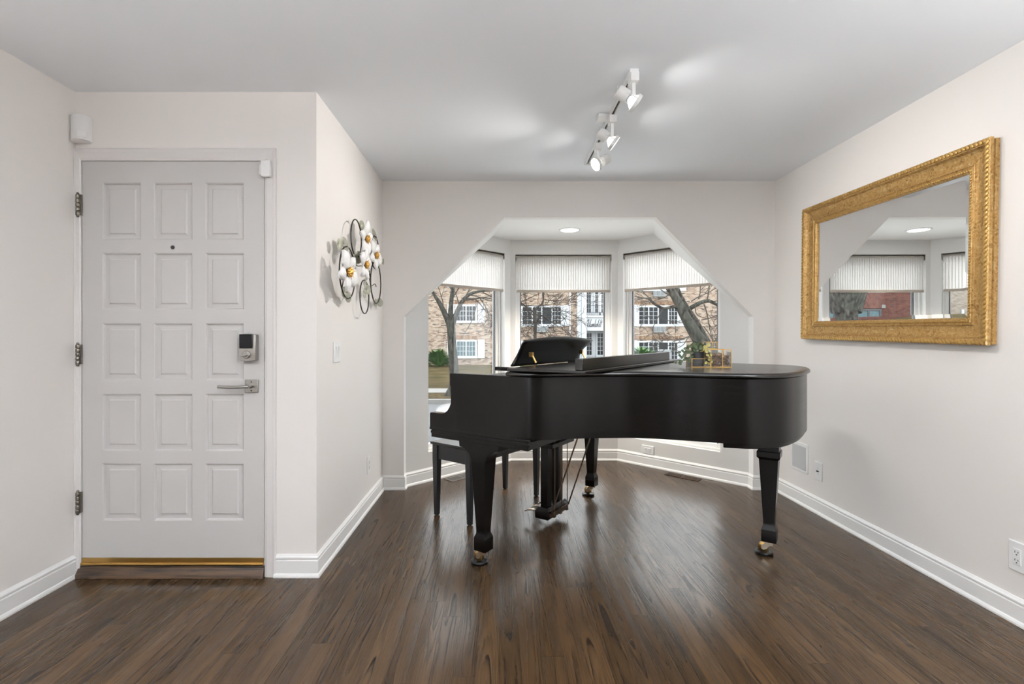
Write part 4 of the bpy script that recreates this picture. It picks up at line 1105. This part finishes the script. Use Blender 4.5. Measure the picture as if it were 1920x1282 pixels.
# script lettering "Humboldt"
let = [[(.0, .72), (.06, .92), (.13, .98), (.17, .85), (.13, .45), (.06, .15), (.10, .02), (.20, .04)], [(.46, 1.0), (.38, .6), (.30, .22), (.27, .04), (.34, .0)], [(.02, .40), (.14, .50), (.3, .50), (.42, .56)],
       [(.36, .08), (.44, .40), (.39, .12), (.43, .0), (.50, .10), (.57, .40), (.53, .10), (.58, .0)],
       [(.60, .02), (.67, .40), (.64, .02), (.66, .20), (.75, .40), (.73, .02), (.75, .2), (.84, .40), (.82, .06), (.87, .0)],
       [(.90, .1), (1.02, .85), (1.05, .98), (.99, .6), (.94, .05), (1.01, .0), (1.06, .2), (1.0, .36)],
       [(1.16, .38), (1.10, .2), (1.13, .01), (1.2, .12), (1.21, .34), (1.16, .38), (1.26, .34)],
       [(1.26, .2), (1.40, .9), (1.42, 1.0), (1.35, .6), (1.30, .05), (1.35, .0)],
       [(1.50, .36), (1.43, .3), (1.41, .05), (1.47, .03), (1.53, .3)], [(1.66, 1.0), (1.57, .5), (1.51, .05), (1.56, .0)],
       [(1.78, .85), (1.70, .4), (1.65, .05), (1.70, .0)], [(1.66, .55), (1.76, .60), (1.86, .62)]]
tx = MB(); X0, Z0, sc = ax(1100.2), az(612.6), .595
YT = YA + .085
X0 *= YT / YA
for st_ in let:
    pts = [Vector((X0 + (x + .10 * y) * sc * 1.0, YT, Z0 + y * sc * .92)) for x, y in st_]
    tx.tube(catmull(pts, 5), .018, 6)
tx.build('sign_lettering', 'iron', ab, world=True, smooth=True, label='black script letters reading Humboldt')

# red brick house and the pale block beside it, seen in the mirror
rb = thing('brick_house', 'dark red brick house with a herringbone band, reflected in the mirror', 'building', (-18, YA, ZG))
MB().box(-25.2, -11.5, YA, YA + 8, ZG, 7).build('brick_wall', 'red_brick', rb, world=True)
MB().box(-23.25, -12.5, YA - .05, YA, 3.30, 4.42).build('herringbone_band', 'herringbone_brick', rb, world=True)
MB().box(-23.3, -12.4, YA - .08, YA, 4.42, 4.60).build('string_course', 'ext_white', rb, world=True)
for X in (-23.2, -18.8, -17.0): MB().box(X - .10, X + .16, YA - .09, YA, 3.3, 3.55).build('corner_stone', 'concrete', rb, world=True)
for x0, x1 in ((-22.97, -21.3), (-20.4, -18.95), (-16.8, -15.2)):
    f = MB(); yf = YA - .06
    for p_, q_, r_, s_ in ((x0 - .1, x1 + .1, 3.12, 3.25), (x0 - .1, x1 + .1, .7, .85)): f.box(p_, q_, yf, YA, r_, s_)
    for k in range(3): xx = x0 + (x1 - x0) * k / 2; f.box(xx - .07, xx + .07, yf, YA, .85, 3.12)
    f.box(x0, x1, yf, YA, 2.36, 2.46)
    w = f.build('window', 'iron', rb, world=True); MB().box(x0, x1, YA - .02, YA + .01, .85, 3.12).build('pane', 'ext_window_pale', w, world=True)
pbk = thing('brick_building', 'pale tan brick building at the far left, reflected at the mirror edge', 'building', (-34, 38, ZG))
MB().box(-44, -29.4, 38, 46, ZG, 8).build('brick_wall', 'pale_brick', pbk, world=True)
MB().box(-29.4, -28.75, 38.05, 46, ZG, 8).build('stucco_strip', 'hem_fabric', pbk, world=True)
ext_window(pbk, -32.0, -30.75, 1.0, 3.2, [(0, 1, 1, 1)], Y=38, pane='ext_white')

# ------------------------------------------------------------------ trees
def grow(mb, p, d, L, r, depth, spread=.75, rng=None, up=.1, kids=3, n=6, minr=.006):
    pts = [Vector(p)]; rad = [r]; d = Vector(d).normalized(); k = 5
    for i in range(k):
        d = (d + Vector((rng.uniform(-1, 1), rng.uniform(-.7, .7), rng.uniform(-1, 1) + up)) * .22).normalized()
        pts.append(pts[-1] + d * L / k); rad.append(max(minr, r * (1 - .62 * (i + 1) / k)))
    mb.tube(pts, rad, n if r > .03 else 4)
    if depth > 0:
        for _ in range(kids):
            t = rng.uniform(.3, 1.0); i = min(k - 1, int(t * k)); q = pts[i].lerp(pts[i + 1], t * k - i)
            nd = (d + Vector((rng.uniform(-1, 1), rng.uniform(-.8, .8), rng.uniform(-.8, 1))) * spread).normalized()
            grow(mb, q, nd, L * rng.uniform(.55, .8), max(minr, rad[i] * .6), depth - 1, spread, rng, up, kids, n, minr)
def limb(pts, rad, mb, n=12, rng=None, bump=0.0):
    cv = catmull(pts, 6); m_ = len(cv); k = len(rad) - 1; rr = []
    for i in range(m_):
        t = i / (m_ - 1) * k; j = min(k - 1, int(t)); rr.append(rad[j] + (rad[j + 1] - rad[j]) * (t - j))
    mb.tube(cv, rr, n)
def tree(name, label, base, group=None):
    return thing(name, label, 'tree', base, (0, 0, 0), group)
# parkway tree in the left window
Y1 = 17.2
def t1(x, y, dy=0): return at(x, y, Y1) + Vector((0, dy, 0))
t = tree('bare_tree', 'forked bare tree with grey bark seen through the left window', (t1(850, 741).x, Y1, ZG))
tb_ = MB(); rg = random.Random(3)
limb([t1(848, 745), t1(852, 725), t1(851, 690), t1(848, 650), t1(846, 620), t1(845, 604)], [.30, .185, .165, .15, .14, .15], tb_, 16)
limb([t1(845, 612), t1(836, 592), t1(824, 568), t1(814, 552), t1(806, 535)], [.125, .10, .075, .05, .04], tb_)
limb([t1(845, 608), t1(845, 580), t1(847, 556), t1(850, 530), t1(846, 480)], [.10, .085, .07, .06, .03], tb_)
limb([t1(847, 610), t1(857, 585), t1(866, 566), t1(880, 552), t1(900, 546), t1(925, 545)], [.11, .085, .07, .055, .04, .02], tb_)
tb_.build('trunk', 'bark', t, world=True, smooth=True)
br = MB()
limb([t1(872, 562), t1(890, 560), t1(908, 558), t1(930, 562)], [.04, .03, .025, .015], br, 6)
for x, y, dx, dz, L in ((878, 553, 1, -.2, 1.0), (890, 560, 1, -.9, .9), (900, 559, .6, -1, 1.0), (905, 548, 1, -.6, 1.0), (870, 566, .5, 1, 1.0), (818, 560, -.7, .8, .8), (832, 585, -.2, 1, .9), (847, 560, .5, 1, .9), (862, 575, -.1, 1, .8), (848, 545, -.6, .9, .9)):
    p = t1(x, y); grow(br, p, (dx, rg.uniform(-.4, .4), dz), L * 1.1, .03, 3, .8, rg, .05, 3, 5, .0075)
for x, y, x2, y2 in ((893, 560, 872, 625), (897, 562, 860, 640), (905, 556, 895, 600)):
    limb([t1(x, y), t1((x + x2) / 2 + 6, (y + y2) / 2), t1(x2, y2)], [.016, .012, .006], br, 4)
br.build('branches', 'twig', t, world=True, smooth=True)
# leaning tree in the right window
Y2 = 11.0
def t2(x, y, dy=0): return at(x, y, Y2) + Vector((0, dy, 0))
t = tree('leaning_tree', 'thick bare tree with two leaning trunks seen through the right window', (t2(1378, 802).x, Y2, ZG))
tb_ = MB(); rg = random.Random(11)
limb([t2(1385, 806), t2(1372, 750), t2(1345, 690), t2(1320, 650), t2(1300, 620), t2(1283, 590), t2(1268, 560), t2(1255, 540), t2(1235, 515)], [.34, .26, .19, .152, .125, .105, .09, .078, .06], tb_, 18)
limb([t2(1372, 760, .1), t2(1360, 690, .3), t2(1339, 640, .5), t2(1317, 600, .5), t2(1296, 568, .5), t2(1281, 545, .4), t2(1272, 520, .3)], [.17, .135, .115, .10, .095, .09, .07], tb_, 16)
limb([t2(1300, 577, .2), t2(1312, 568), t2(1328, 564), t2(1342, 570), t2(1358, 582)], [.05, .045, .04, .032, .02], tb_, 10)
limb([t2(1281, 585), t2(1265, 575), t2(1245, 578), t2(1228, 570), t2(1214, 558)], [.045, .035, .032, .03, .02], tb_, 10)
tb_.build('trunk', 'bark', t, world=True, smooth=True)
br = MB()
for x, y, dx, dz, L in ((1230, 572, -.6, .7, .7), (1215, 560, -1, .2, .6), (1245, 577, -.5, -.8, .5), (1262, 556, -1, .3, .7), (1258, 550, -.8, -.4, .6), (1310, 560, .4, 1, .6), (1296, 565, .8, .8, .7), (1325, 565, .3, 1, .6), (1338, 568, .6, -.6, .7), (1345, 574, .2, -1, .6), (1315, 600, 1, .4, .6), (1320, 570, .5, -1, .8), (1348, 580, .1, -1, .7), (1300, 640, -1, -.2, .45), (1296, 628, -1, -.5, .4), (1340, 640, .6, .8, .6)):
    p = t2(x, y); grow(br, p, (dx, rg.uniform(-.4, .4), dz), L * 1.15, .017, 3, .8, rg, 0, 3, 5, .0048)
for pts in ([(1283, 572), (1292, 590), (1300, 600), (1306, 602)], [(1296, 570), (1300, 590), (1318, 598)], [(1312, 612), (1322, 625), (1330, 640)], [(1300, 640), (1285, 633), (1275, 646), (1258, 655)]):
    limb([t2(x, y, -.2) for x, y in pts], [.012, .010, .006], br, 5)
br.build('branches', 'twig', t, world=True, smooth=True)
# small twiggy tree in the middle window
Y3 = 14.5
def t3(x, y, dy=0): return at(x, y, Y3) + Vector((0, dy, 0))
t = tree('twiggy_tree', 'small bare tree with tangled dark twigs seen through the middle window', (t3(1003, 761).x, Y3, ZG))
tb_ = MB(); rg = random.Random(5)
limb([t3(1003, 763), t3(1002, 720), t3(1004, 670), t3(1003, 635), t3(1004, 600), t3(1002, 585)], [.075, .06, .055, .05, .045, .04], tb_, 10)
limb([t3(1003, 592), t3(1006, 578), t3(1017, 568), t3(1019, 555), t3(1016, 530)], [.035, .03, .028, .024, .015], tb_, 8)
limb([t3(1003, 586), t3(990, 578), t3(980, 570), t3(968, 560)], [.03, .026, .02, .012], tb_, 8)
limb([t3(1004, 590), t3(1018, 592), t3(1032, 602), t3(1045, 606), t3(1064, 592)], [.028, .022, .018, .014, .008], tb_, 8)
tb_.build('trunk', 'twig', t, world=True, smooth=True)
br = MB()
for k in range(24):
    x, y = rg.choice([(1003, 590), (1010, 575), (990, 578), (1030, 600), (1018, 560), (1003, 610), (978, 572), (1045, 604), (1003, 630)])
    a = rg.uniform(0, 2 * PI); grow(br, t3(x, y), (math.cos(a), rg.uniform(-.5, .5), math.sin(a) * .9), rg.uniform(.5, .95), .013, 3, .9, rg, 0, 3, 4, .0058)
br.build('branches', 'twig', t, world=True)
# street trees seen only in the mirror
t = tree('street_tree', 'stout forked street tree reflected at the left of the mirror', (-4.58, 13.0, ZROAD))
tb_ = MB()
limb([Vector((-4.6, 13, ZROAD)), Vector((-4.58, 13, 0.3)), Vector((-4.58, 13, 1.3)), Vector((-4.6, 13, 1.9)), Vector((-4.6, 13, 2.4))], [.36, .26, .22, .26, .40], tb_, 16)
limb([Vector((-4.75, 13, 1.9)), Vector((-5.0, 13, 2.7)), Vector((-5.3, 13, 3.6))], [.22, .2, .12], tb_); limb([Vector((-4.45, 13, 1.9)), Vector((-4.2, 13, 2.7)), Vector((-3.95, 13.2, 3.6))], [.22, .2, .12], tb_); limb([Vector((-4.6, 12.9, 2.1)), Vector((-4.55, 12.8, 2.9)), Vector((-4.6, 12.8, 3.8))], [.22, .2, .12], tb_)
tb_.build('trunk', 'bark', t, world=True, smooth=True)
t = tree('street_tree', 'slim street tree reflected at the right of the mirror', (-6.94, 13.0, ZROAD))
tb_ = MB(); limb([Vector((-6.94, 13, ZROAD)), Vector((-6.9, 13, .6)), Vector((-6.96, 13, 1.8)), Vector((-6.8, 13, 3.4))], [.14, .11, .10, .07], tb_, 10)
tb_.build('trunk', 'bark', t, world=True, smooth=True)
# evergreens
def shrub(label, c, rx, rz, n, size, rng):
    r = thing('evergreen_shrub', label, 'shrub', c)
    mb = MB()
    for k in range(n):
        a = rng.uniform(0, 2 * PI); h = rng.uniform(0, 1) ** .8; rr = math.sqrt(rng.uniform(.15, 1)) * (1 - h) ** .6
        p = Vector(c) + Vector((rx * rr * math.cos(a), rx * rr * math.sin(a), rz * h))
        d = Vector((math.cos(a), math.sin(a), rng.uniform(.2, 1.2))).normalized() * size * rng.uniform(.6, 1.3); s_ = d.cross(Vector((0, 0, 1))).normalized() * size * .16
        mb.add([p - s_, p + s_, p + d * .6 + s_ * .8, p + d, p + d * .6 - s_ * .8], [(0, 1, 2, 3, 4)])
    mb.build('foliage', 'shrub_green', r, world=True)
    MB().tube([Vector(c), Vector(c) + Vector((0, 0, rz * .7))], [.05, .015], 6).build('stem', 'twig', r, world=True)
rg = random.Random(21)
shrub('spiky evergreen shrub against the brick at the far left of the view', (-4.2, 34.3, ZG), .95, .85, 420, .5, rg)
shrub('green shrub behind the piano lid in the right window', (6.9, 24.0, ZG), 1.3, 1.25, 600, .42, rg)
ub = thing('utility_box', 'small grey utility box on the lawn behind the piano lid', 'utility box', (6.62, 20.0, ZG))
MB().box(-.20, .22, -.12, .12, 0, 1.50).build('cabinet', 'utility_grey', ub, bevel=.02)
MB().box(-.08, .08, -.135, -.118, 1.34, 1.42).build('lock_plate', 'iron', ub)
# parked car
YC = 8.6
cx0 = at(813.5, 0, 9.5).x; zc = at(0, 757, 9.5).z
car = thing('parked_car', 'white car parked outside the left window, rounded bonnet above the piano arm', 'car', (cx0 + 2.2, YC + .87, ZROAD))
prof = [(0.04, ZROAD + .28), (0.0, ZROAD + .45), (.0, zc - .16), (.02, zc - .11), (.06, zc - .065), (.12, zc - .03), (.21, zc - .006), (.32, zc + .004), (.7, zc + .02), (1.25, zc + .05), (3.6, zc + .06), (4.2, zc), (4.35, zc - .3), (4.35, ZROAD + .28)]
lo = []
for yy, drop, px_ in ((8.6, .30, .30), (8.68, .16, .16), (8.9, .07, .06), (9.2, .02, .01), (9.5, 0, 0), (9.8, .02, .01), (10.1, .07, .06), (10.3, .16, .16), (10.36, .30, .30)):
    lo.append([(cx0 + x + (px_ if x < .4 else -px_ if x > 4 else 0), yy, z - (drop if z > ZROAD + .5 else 0)) for x, z in prof])
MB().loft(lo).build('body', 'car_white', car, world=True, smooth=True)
cab = [(1.3, zc + .02), (1.95, zc + .40), (2.4, zc + .48), (3.1, zc + .46), (3.75, zc + .03)]
lo = []
for yy, top in ((8.75, 9.0), (9.0, 9.0), (9.95, 9.95), (10.2, 9.95)):
    lo.append([(cx0 + x, yy if z < zc + .1 else top, z) for x, z in cab])
MB().loft(lo).build('cabin_glass', 'car_glass', car, world=True, smooth=True)
MB().box(cx0 + 1.98, cx0 + 3.1, 9.0, 9.95, zc + .44, zc + .50).build('roof', 'car_white', car, world=True, bevel=.05)
for wx in (.75, 3.5):
    for wy in (YC + .02, YC + 1.54):
        MB().lathe([(.001, 0), (.2, 0), (.22, .01), (.31, 0), (.32, .02), (.32, .18), (.3, .2), (.001, .2)], Matrix.Translation((cx0 + wx, wy + .2, ZROAD + .32)) @ Matrix.Rotation(R(90), 4, 'X'), 28, caps=False).build('wheel', 'black_rubber', car, world=True, smooth=True)

# ------------------------------------------------------------------ light
w = bpy.data.worlds.new('overcast_sky'); bpy.context.scene.world = w; w.use_nodes = True
nt = w.node_tree; bg = nt.nodes['Background']; bg.inputs[0].default_value = (.96, .98, 1.0, 1); bg.inputs[1].default_value = WORLD
def area(name, loc, rot, sx, sy, e, col, shape='RECTANGLE'):
    L = bpy.data.lights.new(name, 'AREA'); L.shape = shape; L.size = sx; L.size_y = sy; L.energy = e; L.color = col
    o = bpy.data.objects.new(name, L); C.objects.link(o); o.location = loc; o.rotation_euler = rot; return o
area('side_fill', (XL - .2, -2.8, 1.12), (0, R(-90), 0), 1.9, .9, SIDE_FILL, (.93, .97, 1))  # added fill outside the unseen opening, brightens the room from the left
for x, y, z, en in UP_FILL:  # unseen fill lamps added behind the viewer to wash the ceiling
    L = bpy.data.lights.new('up_fill', 'SPOT'); L.energy = en; L.spot_size = R(165); L.spot_blend = .6; L.shadow_soft_size = .12; L.color = (.97, .98, 1)
    o = bpy.data.objects.new('up_fill', L); C.objects.link(o); o.location = (x, y, z); o.rotation_euler = (PI, 0, 0)
for nm, x, y, e in DOWN_FILL: area(nm, (x, y, H - .004), (0, 0, 0), .16, .16, e, (1, .98, .95), 'DISK')
L = bpy.data.lights.new('bay_lamp', 'SPOT'); L.energy = BAYL; L.spot_size = R(100); L.spot_blend = .8; L.shadow_soft_size = .06; L.color = (1, .91, .78)
o = bpy.data.objects.new('bay_lamp', L); C.objects.link(o); o.location = (.638, 4.508, HB - .03)
for fr, nm in ((wl, 'left'), (wc, 'middle'), (wr, 'right')):
    pass

# ------------------------------------------------------------------ camera
cam = bpy.data.cameras.new('camera'); co = bpy.data.objects.new('camera', cam); C.objects.link(co)
cam.sensor_width = 36; cam.sensor_fit = 'HORIZONTAL'; cam.lens = F / 1920 * 36
cam.shift_x = (960 - VX) / 1920; cam.shift_y = (VY - 641) / 1920
cam.clip_start = .05; cam.clip_end = 300
co.location = (0, 0, EYE); co.rotation_euler = (R(90), 0, 0)
sc_ = bpy.context.scene; sc_.camera = co
vs_ = sc_.view_settings; vs_.view_transform = 'Standard'; vs_.look = 'None'; vs_.gamma = 1; vs_.use_curve_mapping = False; vs_.exposure = EXPO
sc_.cycles.max_bounces = 10; sc_.cycles.diffuse_bounces = 6; sc_.cycles.glossy_bounces = 5; sc_.cycles.transparent_max_bounces = 16; sc_.cycles.transmission_bounces = 6
sc_.cycles.denoising_prefilter = 'ACCURATE'
sc_.cycles.sample_clamp_indirect = 6.0
sc_.cycles.caustics_reflective = False; sc_.cycles.caustics_refractive = False
